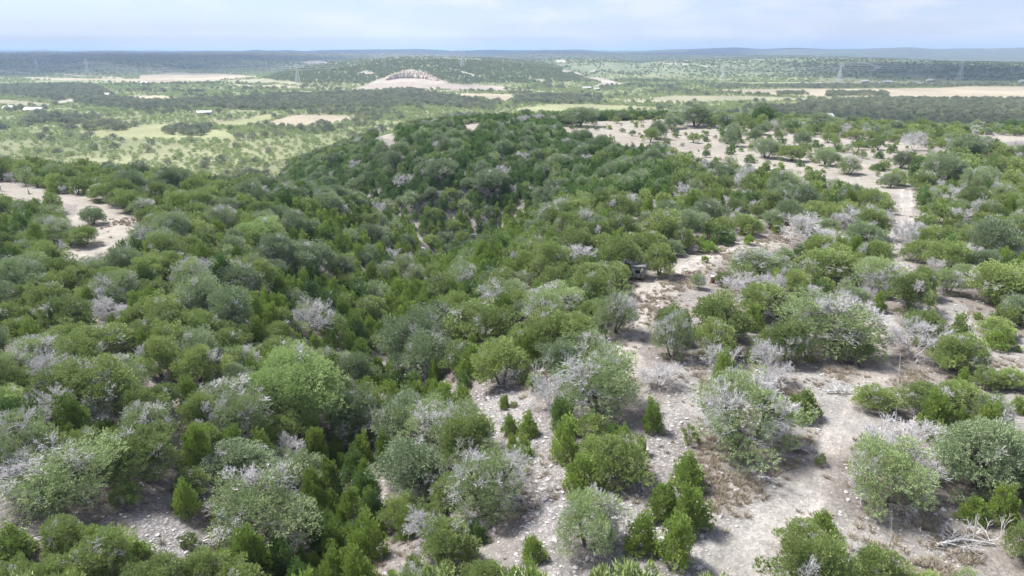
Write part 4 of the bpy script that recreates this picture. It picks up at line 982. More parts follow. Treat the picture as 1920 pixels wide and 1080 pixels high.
# ------------------------------------------------------------------ individuals and masses
def stuff_points(name, rows, variants_, label, k0=0):
    """One object whose points carry copies of a few tree meshes."""
    rows = np.asarray(rows, float); n = len(rows)
    me = bpy.data.meshes.new(name); me.vertices.add(n); me.vertices.foreach_set('co', rows[:, :3].astype(np.float32).ravel())
    r = np.random.default_rng(n + k0); nv_ = len(variants_)
    var = rows[:, 6].astype(int) if rows.shape[1] > 6 else r.integers(0, nv_, n)
    Wd = np.array([v[1] for v in variants_])[var]; Hd = np.array([v[2] for v in variants_])[var]
    q_ = r.uniform(.85, 1.18, n); scl = np.stack([rows[:, 3] / Wd * q_, rows[:, 3] / Wd / q_, rows[:, 4] / Hd], -1)
    rot = np.stack([r.normal(0, .07, n), r.normal(0, .07, n), r.uniform(0, 6.28, n)], -1)
    for nm, arr, ty in (('vscale', scl, 'FLOAT_VECTOR'), ('vrot', rot, 'FLOAT_VECTOR')):
        a = me.attributes.new(nm, ty, 'POINT'); a.data.foreach_set('vector', arr.astype(np.float32).ravel())
    a = me.attributes.new('pick', 'INT', 'POINT'); a.data.foreach_set('value', var.astype(np.int32))
    o = obj(name, me, kind='stuff', label=label)
    nt = bpy.data.node_groups.new(name + '_nodes', 'GeometryNodeTree')
    nt.interface.new_socket('Geometry', in_out='INPUT', socket_type='NodeSocketGeometry'); nt.interface.new_socket('Geometry', in_out='OUTPUT', socket_type='NodeSocketGeometry')
    gi = N(nt, 'NodeGroupInput'); go = N(nt, 'NodeGroupOutput'); jn = N(nt, 'GeometryNodeJoinGeometry')
    def attr(nm, dt):
        q = N(nt, 'GeometryNodeInputNamedAttribute'); q.data_type = dt; q.inputs['Name'].default_value = nm; return q.outputs['Attribute']
    sa, ra, pa = attr('vscale', 'FLOAT_VECTOR'), attr('vrot', 'FLOAT_VECTOR'), attr('pick', 'INT')
    for i, v in enumerate(variants_):
        src = bpy.data.objects.new(v[0].name + '_source', v[0])
        oi = N(nt, 'GeometryNodeObjectInfo'); oi.inputs['Object'].default_value = src; oi.inputs['As Instance'].default_value = True
        cmp_ = N(nt, 'FunctionNodeCompare'); cmp_.data_type = 'INT'; cmp_.operation = 'EQUAL'
        ai = [s_ for s_ in cmp_.inputs if s_.type == 'INT']; L(nt, pa, ai[0]); ai[1].default_value = i
        ip = N(nt, 'GeometryNodeInstanceOnPoints'); L(nt, gi.outputs[0], ip.inputs['Points']); L(nt, oi.outputs['Geometry'], ip.inputs['Instance'])
        L(nt, cmp_.outputs[0], ip.inputs['Selection']); L(nt, sa, ip.inputs['Scale'])
        try:
            er_ = N(nt, 'FunctionNodeEulerToRotation'); L(nt, ra, er_.inputs[0]); L(nt, er_.outputs[0], ip.inputs['Rotation'])
        except Exception: L(nt, ra, ip.inputs['Rotation'])
        L(nt, ip.outputs[0], jn.inputs[0])
    L(nt, jn.outputs[0], go.inputs[0])
    md = o.modifiers.new('scatter', 'NODES'); md.node_group = nt
    return o

for t in TREES:
    px, py, f = project(t['x'], t['y'], t['z']); t['px'] = float(px); t['py'] = float(py); t['size'] = t['w'] / float(f) * FPX
    t['vis'] = -60 < px < 1980 and 30 < py < 1150
LMS = [(t['lm'], t['px'], t['py']) for t in TREES if t['lm']] + [('camouflage hut', 1195, 525), ('rusty drum', 1336, 529), ('left clearing', 200, 430), ('dark stump in the left clearing', 55, 364), ('hidden gap up the left slope', 555, 362), ('pale ledges over the ravine', 785, 460), ('stone path across the ravine', 970, 405), ('bare patch on the far ridge', 720, 250), ('valley mouth behind the left ridge', 500, 295), ('skyline of the left ridge', 250, 300), ('stones at bottom left', 300, 1000), ('bare patch by the left edge', 12, 645), ('clearing at the right edge', 1890, 700), ('pale strip at far right', 1880, 260)]
ORD = ['nearest', 'second', 'third', 'fourth', 'fifth', 'sixth', 'seventh', 'eighth', 'ninth', 'tenth', 'eleventh', 'twelfth', 'thirteenth', 'fourteenth', 'fifteenth',
       'sixteenth', 'seventeenth', 'eighteenth', 'nineteenth', 'twentieth']
for t_, t9 in (('twenty', 'thirtieth'), ('thirty', 'fortieth'), ('forty', 'fiftieth'), ('fifty', 'sixtieth'), ('sixty', 'seventieth'), ('seventy', 'eightieth'), ('eighty', 'ninetieth'), ('ninety', 'hundredth')): ORD += [t_ + '-' + q for q in ('first', 'second', 'third', 'fourth', 'fifth', 'sixth', 'seventh', 'eighth', 'ninth')] + [t9]
PHR = {'juniper': 'green juniper', 'half': 'twiggy grey-green juniper', 'young': 'feathery young juniper', 'dark': 'dark green juniper', 'oak': 'blue-green live oak',
       'dead': 'leafless dead tree', 'shrub': 'low green shrub', 'lime': 'lime green bush', 'pale': 'pale green tree'}
GRP = {'juniper_tree': 'junipers covering the slopes', 'young_juniper': 'young junipers among the scrub', 'live_oak': 'live oaks among the junipers', 'dead_tree': 'bleached dead trees standing in the scrub',
       'low_shrub': 'low shrubs on stony ground', 'green_bush': 'lime green bushes in the clearings', 'broadleaf_tree': 'broadleaf trees in the scrub', 'mesquite_tree': 'mesquites in the valley'}
byname = {}
for t in TREES: byname.setdefault(NAME[t['kind']], []).append(t)
indiv, rest = [], []
for nm, ts in byname.items():
    ts.sort(key=lambda t: (not t['hand'], -(t['size'] * (1 if t['vis'] else 0))))
    lim = 298 if nm != 'low_shrub' else 200
    for i, t in enumerate(ts):
        (indiv if (t['hand'] or (i < lim and t['vis'])) else rest).append(t)
cand = {}
for t in indiv:
    if t['label']: continue
    best = min(LMS, key=lambda l: math.hypot(l[1] - t['px'], (l[2] - t['py']) * 1.3))
    dx_, dy_ = t['px'] - best[1], (t['py'] - best[2]) * 1.3
    a = math.degrees(math.atan2(dy_, dx_)) % 360
    d_ = ['right of', 'down-right of', 'in front of', 'down-left of', 'left of', 'up-left of', 'behind', 'up-right of'][int(((a + 22.5) % 360) // 45)]
    cand.setdefault((t['kind'], d_, best[0]), []).append((math.hypot(dx_, dy_), t))
for (k, d_, lm), lst in cand.items():
    lst.sort(key=lambda q: q[0])
    for i, (dd, t) in enumerate(lst):
        o_ = ORD[i] if i < 70 else 'far out'
        t['label'] = '%s, %s %s the %s' % (PHR[k], o_, d_, lm)
for idx, t in enumerate(indiv):
    k = t['kind']; vs_ = PARTS[k]; pm, W, H = vs_[idx % len(vs_) if not t['hand'] else int(t['px'] * 7) % len(vs_)]
    nm = NAME[k]
    e = bpy.data.objects.new(nm, None); C.objects.link(e)
    e.empty_display_size = 0.3; e.location = (t['x'], t['y'], t['z'] - 0.05)
    e.rotation_euler = (random.gauss(0, .06), random.gauss(0, .06), t['rot'])
    s_ = t['w'] / W; q_ = random.uniform(.88, 1.14); e.scale = (s_ * q_, s_ / q_, t['h'] / H)
    e['label'] = t['label']; e['category'] = 'shrub' if nm in ('low_shrub', 'green_bush') else 'tree'; e['group'] = GRP[nm]
    for pn, me in pm:
        if nm in ('low_shrub',) and pn == 'trunk': continue
        o = obj(pn, me, e)
        if pn == 'bare_branches': o['kind'] = 'stuff'
for nm in byname:
    for key in ('mid',):
        rows, vlist = [], []
        for k in sorted(set(t['kind'] for t in rest if NAME[t['kind']] == nm)):
            base = len(vlist); vv = JOINED[(k, key)]; vlist += vv
            for t in rest:
                if t['kind'] == k: rows.append((t['x'], t['y'], t['z'] - 0.05, t['w'], t['h'], 0, base + random.randrange(len(vv))))
        if rows: stuff_points(nm + '_cover', rows, vlist, 'mass of further ' + GRP[nm])
for nm, lab in (('mesquite', 'yellow-green mesquite brush covering the valley floor'), ('oak', 'dark oak woods along the valley creeks'), ('dark', 'dark juniper scrub on the far hillsides')):
    rows = FARL[nm]
    if nm in ('mesquite',):
        px, py, f = project(rows[:, 0], rows[:, 1], rows[:, 2])
        nearest = np.argsort(np.where((px > 0) & (px < 1920), f, 1e9))[:290]
        mset = np.zeros(len(rows), bool); mset[nearest] = True
        VL = [('long white shed', 65, 210), ('long low pale shed', 384, 216), ('sandy valley field', 590, 228), ('white road clearing', 150, 188), ('two lone round oaks', 1000, 190), ('yellow grass strip', 1120, 203), ('valley mouth', 470, 280), ('scarred hill foot', 800, 165), ('white roof in the oaks', 1552, 237), ('left ridge skyline', 150, 275), ('left edge of the valley', 0, 240), ('far plateau rim', 760, 232), ('bright grass below the left ridge', 330, 262), ('bend of the creek woods', 420, 195)]
        VQ = {}
        for i in nearest:
            b_ = min(VL, key=lambda l: math.hypot(l[1] - px[i], (l[2] - py[i]) * 3)); a_ = math.degrees(math.atan2((py[i] - b_[2]) * 3, px[i] - b_[1])) % 360
            VQ.setdefault((b_[0], ['right of', 'in front of', 'left of', 'behind'][int(((a_ + 45) % 360) // 90)]), []).append((math.hypot(b_[1] - px[i], (b_[2] - py[i]) * 3), i))
        VLAB = {i: ('light green mesquite, %s %s the %s' % (ORD[q], d_, l_)) if q < 60 else 'light green mesquite in the crowd well %s the %s' % (d_, l_) for (l_, d_), v_ in VQ.items() for q, (dd, i) in enumerate(sorted(v_))}
        for i in nearest:
            me, W, H = JOINED[(nm, 'mid')][i % 3]
            o = obj('mesquite_tree', me, label=VLAB[i], category='tree', group=GRP['mesquite_tree'])
            o.location = rows[i, :3]; s_ = rows[i, 3] / W; o.scale = (s_, s_, rows[i, 4] / H); o.rotation_euler = (0, 0, random.uniform(0, 6.28))
        rows = rows[~mset]
    stuff_points({'mesquite': 'mesquite_brush', 'oak': 'oak_woodland', 'dark': 'hillside_scrub'}[nm], rows, JOINED[({'dark': 'hill', 'oak': 'wood'}.get(nm, nm), 'far')], lab)
print('trees', len(TREES), 'individual', len(indiv), 'far', {k: len(v) for k, v in FARL.items()})

# ------------------------------------------------------------------ stones, boulders, grass
def stone_mesh(seed, flat=0.55, sub=1):
    import bmesh
    bm = bmesh.new(); bmesh.ops.create_icosphere(bm, subdivisions=sub, radius=0.5)
    r = random.Random(seed)
    for v in bm.verts:
        k = r.uniform(0.72, 1.15); v.co = Vector((v.co.x * k * 1.15, v.co.y * k * 0.9, v.co.z * k * flat))
    me = bpy.data.meshes.new('stone'); bm.to_mesh(me); bm.free(); me.materials.append(M['rock']); return me
stones = [(stone_mesh(i), 1.0, 1.0) for i in range(6)]
n_s = 120000
sx, sy, sr, sa_ = scatter_polar(n_s, 24, 125, 40, 1.3)
P_st = np.zeros(len(sx)) + 0.25
for n_, c_, P in BAREP:
    x0, x1, y0, y1 = chunk(P); m = (sx > x0) & (sx < x1) & (sy > y0) & (sy < y1)
    if m.any():
        ins = np.zeros(len(sx), bool); ins[m] = inside(P, sx[m], sy[m]); P_st[ins] = {'scree': 0.75, 'rocks': 0.85, 'main': 0.30, 'track': 0.25}.get(n_, 0.12)
P_st *= np.clip(0.8 + 1.2 * fbm(sx, sy, 4, 3), 0.1, 2)
for P in TRAILW[:1]: P_st *= np.where(pathdist(P, sx, sy) < 1.8, 0.15, 1)
m = rng.random(len(sx)) < P_st; sx, sy = sx[m], sy[m]; sz = hfun(sx, sy); ss = 0.05 + 0.34 * rng.random(len(sx)) ** 9 + 0.11 * rng.random(len(sx))
stuff_points('loose_stones', np.stack([sx, sy, sz + ss * 0.08, ss, ss], -1), stones, 'loose pale limestone rubble on the open ground')
gt = []
for i in range(3):
    g = Geo(); r = np.random.default_rng(50 + i); n = 46; a = r.uniform(0, 6.28, n); rr_ = r.uniform(0, .18, n)
    pos = np.stack([np.cos(a) * rr_, np.sin(a) * rr_, np.zeros(n)], -1); ax = np.stack([np.cos(a) * .5, np.sin(a) * .5, np.ones(n)], -1) + r.normal(size=(n, 3)) * .3
    g.leaves(pos, ax, r.uniform(.25, .5, n), np.full(n, .035), 0.5, r); gt.append((g.mesh('grass_tuft', M['grass']), 1.0, 1.0))
gx, gy, gr, ga = scatter_polar(150000, 26, 150, 40, 1.4)
pg_ = np.full(len(gx), 0.08)
for n_, c_, P in BAREP:
    x0, x1, y0, y1 = chunk(P); m = (gx > x0) & (gx < x1) & (gy > y0) & (gy < y1)
    if m.any():
        ins = np.zeros(len(gx), bool); ins[m] = inside(P, gx[m], gy[m]); pg_[ins] = {'scree': 0.05, 'rocks': 0.02, 'main': 0.8, 'track': 0.5}.get(n_, 0.3)
pg_ *= np.clip(0.35 + 2.0 * fbm(gx, gy, 9, 4), 0.03, 1.5)
pg_ *= np.where(pathdist(TRAILW[0], gx, gy) < 1.9, 0.05, 1)
m = rng.random(len(gx)) < pg_; gx, gy = gx[m], gy[m]; gs = rng.uniform(.6, 1.5, len(gx))
stuff_points('dry_grass', np.stack([gx, gy, hfun(gx, gy), gs, gs * .8], -1), gt, 'tufts of dry tawny grass on the clearings')

BOULD = [(712, 690, 20, 'white limestone slab on the ravine bank, upper of a pair'), (703, 700, 14, 'white limestone block just below the slab on the ravine bank'),
         (722, 852, 16, 'white limestone block at the ravine edge, right of the lower ledge'), (692, 876, 12, 'rounded white boulder low on the ravine edge'),
         (788, 470, 22, 'pale ledge block on the slope above the ravine, right one'), (775, 452, 18, 'pale ledge block on the slope above the ravine, upper one'),
         (765, 430, 14, 'small pale block at the top of the slope ledges'), (870, 434, 18, 'pale rock ledge left of the ravine bend'), (888, 442, 14, 'pale rock at the end of the ravine bend ledge'),
         (980, 552, 16, 'white rock in the stony gap left of the track'), (1188, 536, 7, 'white stone in front of the camouflage hut, left one'), (1197, 534, 6, 'white stone in front of the camouflage hut, right one'),
         (1285, 524, 5, 'single white stone on the track between hut and drum'), (1105, 828, 16, 'flat stone among the junipers on the scree, upper one'), (1112, 850, 14, 'flat stone among the junipers on the scree, lower one'),
         (916, 747, 10, 'white rock under the umbrella juniper'), (925, 746, 8, 'smaller white rock under the umbrella juniper'), (1558, 772, 6, 'white stone beside the trail'),
         (1610, 1031, 8, 'white stone near the fence post at the bottom'), (15, 1002, 14, 'flat pale stone in the lower left corner'), (70, 1012, 16, 'flat pale stone right of the lower left corner'),
         (95, 1022, 12, 'pale stone beside the very wide juniper'), (975, 405, 8, 'pale rock on the path across the ravine'), (1065, 820, 10, 'stone at the foot of the plume shaped juniper'),
         (1020, 938, 14, 'flat slab in the middle of the scree'), (1008, 965, 12, 'flat slab lower on the scree')]
bmx, bmy = unproj([b[0] for b in BOULD], [b[1] for b in BOULD])
for i, (b, x, y) in enumerate(zip(BOULD, bmx, bmy)):
    z = h1(x, y); s_ = b[2] / FPX * float(project(x, y, z)[2])
    o = obj('limestone_rock', stone_mesh(100 + i, 0.6, 2), label=b[3], category='rock', group='white limestone rocks on the slopes')
    o.location = (x, y, z + 0.08 * s_); o.scale = (s_ * 1.1, s_ * 0.9, s_ * 0.9); o.rotation_euler = (random.uniform(-.2, .2), random.uniform(-.2, .2), random.uniform(0, 6))

# ------------------------------------------------------------------ fallen brush
def brush(px, py, w, label, seed, flat=True):
    x, y = unproj(px, py); x, y = float(x[0]), float(y[0]); z = h1(x, y); s = w / FPX * float(project(x, y, z)[2])
    g = Geo(); r = np.random.default_rng(seed)
    g.tube([(-s * .5, 0, .15), (0, .05 * s, .3), (s * .5, -.05 * s, .12)], [.10, .08, .04], 6)
    for k in range(12):
        t = r.uniform(-.5, .45) * s; a = r.uniform(-1.2, 1.2) + (math.pi if r.random() < .4 else 0) + .3
        twigs(g, np.array([t, 0, .25]), np.array([math.cos(a), math.sin(a), .16]), s * .26, .03, 3, r, .5, 3)
    e = bpy.data.objects.new('fallen_branches', None); C.objects.link(e); e.location = (x, y, z); e.rotation_euler = (0, 0, r.uniform(-.4, .4))
    e['label'] = label; e['category'] = 'dead branches'; e['group'] = 'fallen dead branches on the ground'
    obj('branch_tangle', g.mesh('branch_tangle', M['dead']), e)
brush(1808, 1022, 110, 'large heap of fallen bleached limbs in the lower right corner', 1)
brush(1500, 848, 34, 'small heap of dead twigs right of the broad juniper', 2)
brush(1437, 902, 28, 'small dead branch in front of the broad juniper', 3)
brush(1572, 738, 46, 'flat dead brush on the stony ground left of the trail', 4)
brush(1020, 700, 40, 'fallen pale limbs beside the mixed juniper', 5)
brush(390, 1020, 46, 'fallen bleached limb among the stones at bottom left', 6)

# ------------------------------------------------------------------ camouflage hut, drum, fence, feeder, stump
M['camo'], nt, out = mat('camouflage_panels')
tcn = N(nt, 'ShaderNodeTexCoord'); vn = N(nt, 'ShaderNodeTexVoronoi'); vn.inputs['Scale'].default_value = 5.0
nz = N(nt, 'ShaderNodeTexNoise'); nz.inputs['Scale'].default_value = 4; nz.inputs['Detail'].default_value = 3
L(nt, tcn.outputs['Object'], nz.inputs['Vector']); L(nt, nz.outputs['Color'], vn.inputs['Vector'])
rp = N(nt, 'ShaderNodeValToRGB'); rp.color_ramp.interpolation = 'CONSTANT'; L(nt, vn.outputs['Distance'], rp.inputs['Fac'])
rp.color_ramp.elements[0].color = (0.36, 0.37, 0.34, 1); rp.color_ramp.elements[1].color = (0.10, 0.11, 0.10, 1); rp.color_ramp.elements[1].position = 0.62
e_ = rp.color_ramp.elements.new(0.3); e_.color = (0.20, 0.22, 0.17, 1)
pc = N(nt, 'ShaderNodeBsdfPrincipled'); pc.inputs['Roughness'].default_value = 0.8; L(nt, rp.outputs[0], pc.inputs['Base Color']); L(nt, pc.outputs[0], out.inputs['Surface'])
M['roof'] = simple('weathered_roof', (0.27, 0.28, 0.27), 0.6, 0.2, 3)
M['black'] = simple('dark_opening', (0.015, 0.015, 0.016), 0.6, 0.1)
M['rust'] = simple('rusty_red_steel', (0.16, 0.045, 0.025), 0.7, 0.5, 5, bump=0.3)
M['lid'] = simple('pale_lid', (0.62, 0.62, 0.60), 0.5, 0.1)
M['timber'] = simple('red_timber', (0.30, 0.09, 0.05), 0.8, 0.3, 6)
M['steel'] = simple('galvanised_steel', (0.68, 0.69, 0.70), 0.5, 0.1, 4, metal=0.2)
M['post'] = simple('weathered_post', (0.34, 0.33, 0.31), 0.8, 0.25, 5)
M['white'] = simple('white_metal_roof', (0.38, 0.38, 0.375), 0.5, 0.06, 2)
M['wall'] = simple('beige_wall', (0.48, 0.44, 0.38), 0.8, 0.15, 2)
def place(name, px, py, label, cat, rz=0.0, group=None, d=0.0):
    x, y = unproj(px, py); x, y = float(x[0]), float(y[0]); r_ = math.hypot(x, y); x *= 1 + d / r_; y *= 1 + d / r_
    e = bpy.data.objects.new(name, None); C.objects.link(e); e.location = (x, y, h1(x, y)); e.rotation_euler = (0, 0, rz)
    e['label'] = label; e['category'] = cat
    if group: e['group'] = group
    return e
def part(name, m, parent, *boxes, smooth=False):
    g = Geo()
    for b in boxes: g.box(*b)
    return obj(name, g.mesh(name, m), parent)
hut = place('hunting_blind', 1196, 527, 'small camouflage hunting blind on skids under juniper trees beside the track', 'hut', R(-14), d=0.9)
hw_, hd_, hh_ = 1.75, 1.5, 1.75
part('floor', M['black'], hut, ((0, 0, .30), (hw_, hd_, .08)))
fr = part('front_wall', M['camo'], hut, ((-.62, -hd_ / 2, 1.15), (.46, .05, 1.62)), ((.55, -hd_ / 2, 1.15), (.60, .05, 1.62)), ((-.07, -hd_ / 2, .70), (.64, .05, .72)), ((-.07, -hd_ / 2, 1.73), (.64, .05, .46)))
part('window', M['black'], hut, ((-.07, -hd_ / 2 + .06, 1.28), (.64, .03, .44)))
part('side_wall', M['camo'], hut, ((-hw_ / 2 + .03, .03, 1.15), (.05, hd_ - .06, 1.62)))
part('side_wall', M['camo'], hut, ((hw_ / 2 - .03, .03, .72), (.05, hd_ - .06, .76)), ((hw_ / 2 - .03, .03, 1.74), (.05, hd_ - .06, .44)), ((hw_ / 2 - .03, -.5, 1.31), (.05, .42, .42)), ((hw_ / 2 - .03, .5, 1.31), (.05, .45, .42)))
part('back_wall', M['camo'], hut, ((0, hd_ / 2 - .03, 1.15), (hw_ - .12, .05, 1.62)))
part('roof', M['roof'], hut, ((0, 0, 2.02), (hw_ + .25, hd_ + .25, .09), 0, ('X', -.06)))
part('skid', M['timber'], hut, ((-.55, 0, .13), (.14, hd_ + .9, .24)))
part('skid', M['timber'], hut, ((.55, 0, .13), (.14, hd_ + .9, .24)))
ramp = part('ramp', M['timber'], hut, ((-1.35, -.55, .17), (1.0, .5, .06), .3, ('Y', -.22)))

def lathe(prof, n=20):
    V = []; F = []
    for (r_, z) in prof:
        for j in range(n): a = j / n * 2 * math.pi; V.append((r_ * math.cos(a), r_ * math.sin(a), z))
    for i in range(len(prof) - 1):
        for j in range(n): F.append((i * n + j, i * n + (j + 1) % n, (i + 1) * n + (j + 1) % n, (i + 1) * n + j))
    return V, F
drum = place('steel_drum', 1336, 530, 'rusty red steel drum with pale lid standing beside the track', 'drum')
V_, F_ = lathe([(0.0, 0), (.29, 0), (.30, .02), (.29, .04), (.285, .28), (.305, .30), (.285, .32), (.285, .58), (.305, .60), (.285, .62), (.29, .86), (.30, .88)])
obj('barrel', mesh('barrel', V_, F_, M['rust']), drum)
V_, F_ = lathe([(.31, .87), (.315, .90), (.25, .95), (.0, .97)])
obj('lid', mesh('lid', V_, F_, M['lid']), drum)

fpx = [(1664, 1040), (1667, 940), (1671, 868), (1674, 812), (1678, 772), (1680, 738), (1682, 712), (1684, 690)]
fx, fy = unproj([p[0] for p in fpx], [p[1] for p in fpx])
fence = bpy.data.objects.new('wire_fence', None); C.objects.link(fence); fz0 = h1(fx[0], fy[0]); fence.location = (fx[0], fy[0], fz0)
fence['label'] = 'thin wire fence on steel posts running away beside the trail at right'; fence['category'] = 'fence'
gp = Geo(); gp.box((0, 0, .68), (.045, .012, 1.75)); gp.box((0, .018, .68), (.012, .035, 1.75)); pme = gp.mesh('fence_post', M['post'])
tops = []
for x, y in zip(fx, fy):
    z = h1(x, y); o = obj('fence_post', pme, fence); o.location = (x - fx[0], y - fy[0], z - fz0); tops.append((x - fx[0], y - fy[0], z - fz0))
for hz_ in (.35, .75, 1.15, 1.45):
    g = Geo(); g.tube([(a, b, c + hz_) for a, b, c in tops], [.004] * len(tops), 3); obj('wire', g.mesh('wire', M['steel']), fence)

fd = place('feeder', 2, 358, 'feeder with flat pale top on a post at the left end of the clearing', 'feeder')
part('post', M['post'], fd, ((0, 0, .65), (.14, .14, 1.4)))
part('top', M['lid'], fd, ((0, 0, 1.42), (1.1, .7, .14)))
st = place('burnt_stump', 55, 364, 'dark burnt stump leaning in the left clearing with charred sticks', 'stump')
g = Geo(); g.tube([(0, 0, -.1), (-.06, 0, .5), (-.16, .05, 1.25)], [.14, .10, .03], 6); obj('trunk', g.mesh('stump', M['black']), st)
g = Geo(); g.tube([(.1, -.1, .06), (.6, -.2, .12), (1.1, -.3, .06)], [.06, .05, .03], 5); g.tube([(.1, -.5, .05), (.9, -.6, .08)], [.05, .03], 5); obj('charred_stick', g.mesh('sticks', M['black']), st)

# ------------------------------------------------------------------ valley buildings
def shed(px, py, wpx, label, ln=None, hgt=3.2, dep=8, rz=0.0):
    e = place('metal_shed', px, py, label, 'building', rz, 'far sheds in the valley')
    f = float(project(e.location.x, e.location.y, e.location.z)[2]); w = wpx / FPX * f
    part('wall', M['wall'], e, ((0, 0, hgt / 2), (w, dep, hgt)))
    V_ = [(-w / 2 - .4, -dep / 2 - .5, hgt), (w / 2 + .4, -dep / 2 - .5, hgt), (w / 2 + .4, dep / 2 + .5, hgt), (-w / 2 - .4, dep / 2 + .5, hgt), (-w / 2 - .4, 0, hgt + dep * .28), (w / 2 + .4, 0, hgt + dep * .28)]
    obj('roof', mesh('roof', V_, [(0, 1, 5, 4), (2, 3, 4, 5), (0, 4, 3), (1, 2, 5), (0, 3, 2, 1)], M['white']), e)
    nd = max(1, int(w // 7))
    for i in range(nd): part('door', M['black'], e, ((-w / 2 + (i + .5) * w / nd, -dep / 2 - .03, 1.25), (min(3, w / nd * .5), .08, 2.4)))
shed(65, 210, 32, 'long white roofed shed in the left valley brush, nearest to the camera')
shed(18, 207, 16, 'small white roofed shed left of the long one in the left valley')
shed(272, 158, 13, 'white roofed house on the edge of the left fields')
shed(384, 216, 26, 'long low pale shed in the valley beside dark bushes', dep=6, rz=R(12))
shed(202, 181, 8, 'small white shed among trees by the pale creek bed')
shed(1621, 155, 14, 'white building at the foot of the shaded hill, left of three', hgt=4)
shed(1743, 154, 12, 'white building at the foot of the shaded hill, middle of three', hgt=5)
shed(1664, 156, 15, 'low grey shed between the white buildings at the hill foot')
shed(1916, 156, 10, 'white building at the right edge at the hill foot', hgt=5)
shed(1552, 237, 8, 'small white roof among the oaks behind the plateau rim')
shed(1100, 168, 16, 'pale house in the brush below the middle hills')
shed(1118, 170, 10, 'smaller pale house beside the one below the middle hills')

# ------------------------------------------------------------------ power line
def pylon_meshes(Ht):
    g = Geo(); b = Ht * .13; t = Ht * .022; r_ = .15
    lv = [0, .18, .34, .48, .60, .70]
    def hw2(f): return b + (t - b) * min(1, f / .72)
    for sx_ in (-1, 1):
        for sy_ in (-1, 1):
            g.tube([(sx_ * hw2(f), sy_ * hw2(f), f * Ht) for f in lv + [.85, 1.0]], [r_ * 1.5] * (len(lv) + 2), 3)
    for i in range(len(lv) - 1):
        a, c = lv[i], lv[i + 1]
        for s_ in (-1, 1):
            for (u, v) in ((1, -1), (-1, 1)):
                g.tube([(u * hw2(a), s_ * hw2(a), a * Ht), (v * hw2(c), s_ * hw2(c), c * Ht)], [r_] * 2, 3)
                g.tube([(s_ * hw2(a), u * hw2(a), a * Ht), (s_ * hw2(c), v * hw2(c), c * Ht)], [r_] * 2, 3)
        for s_ in (-1, 1):
            g.tube([(-hw2(c), s_ * hw2(c), c * Ht), (hw2(c), s_ * hw2(c), c * Ht)], [r_] * 2, 3)
    arms = []
    for f, l in ((.72, .15), (.83, .18), (.94, .13)):
        a = Geo()
        for s_ in (-1, 1):
            for yy in (-t, t):
                a.tube([(0, yy, (f + .02) * Ht), (s_ * l * Ht, 0, f * Ht)], [r_] * 2, 3); a.tube([(0, yy, (f - .015) * Ht), (s_ * l * Ht, 0, f * Ht)], [r_] * 2, 3)
            a.tube([(s_ * l * Ht, 0, f * Ht), (s_ * l * Ht, 0, (f - .05) * Ht)], [r_ * 1.2] * 2, 4)
        arms.append(a.mesh('cross_arm', M['steel']))
    return g.mesh('lattice_tower', M['steel']), arms
PYL = [(70, 130, 18, 'faint steel pylon on the far left before the blue hills'), (165, 138, 26, 'steel pylon standing in the left fields before the mound hill'),
       (559, 157, 36, 'steel pylon at the left foot of the scarred hill, wires climbing right'), (722, 128, 27, 'steel pylon on top of the hill above the quarried scar'),
       (867, 127, 31, 'steel pylon on the hilltop right of the quarried scar'), (1354, 156, 34, 'steel pylon on the plain in front of the middle right hills'),
       (1573, 153, 34, 'pale steel pylon left of the zigzag hill road foot'), (1799, 150, 34, 'pale steel pylon in front of the shaded hill at right')]
tow, arms = pylon_meshes(34.0)
ppos = []
for (px, py, hp, lab) in PYL:
    e = place('power_pylon', px, py, lab, 'pylon', R(10), 'pylons of the power line'); f = float(project(*e.location)[2]); Hs = min(46, hp / FPX * f); e.scale = (Hs / 34,) * 3
    obj('tower', tow, e)
    for a in arms: obj('cross_arm', a, e)
    ppos.append((e.location.copy(), Hs))
def wires(seq):
    for i, (a, b) in enumerate(seq):
        if b is None: continue
        (pa, ha), (pb, hb_) = ppos[a], (ppos[b] if isinstance(b, int) else b)
        e = bpy.data.objects.new('power_line', None); C.objects.link(e); e.location = pa
        e['label'] = 'power wires ' + ['from the far left pylon to the next one', 'from the left field pylon to the one at the scarred hill', 'climbing from the hill foot pylon to the hilltop above the scar',
            'between the two hilltop pylons above the scar', 'descending from the hilltop to the plain pylon in the middle right', 'from the plain pylon towards the zigzag road pylon', 'from the zigzag road pylon to the pylon by the shaded hill'][i]
        e['category'] = 'power line'; e['group'] = 'wire spans of the power line'
        for fz, l in ((.67, .15), (.78, .18), (.89, .13)):
            for s_ in (-1, 1):
                A = np.array(pa) + np.array([s_ * l * ha * math.cos(R(10)), s_ * l * ha * math.sin(R(10)), fz * ha]); B = np.array(pb) + np.array([s_ * l * hb_ * math.cos(R(10)), s_ * l * hb_ * math.sin(R(10)), fz * hb_])
                t = np.linspace(0, 1, 14)[:, None]; P = A + (B - A) * t; P[:, 2] -= (np.sin(t[:, 0] * math.pi)) * min(14, np.linalg.norm(B - A) * .02)
                g = Geo(); g.tube(P - np.array(pa), [.09] * 14, 3); obj('wire', g.mesh('wire', M['steel']), e)
wires([(0, 1), (1, 2), (2, 3), (3, 4), (4, 5), (5, 6), (6, 7)])

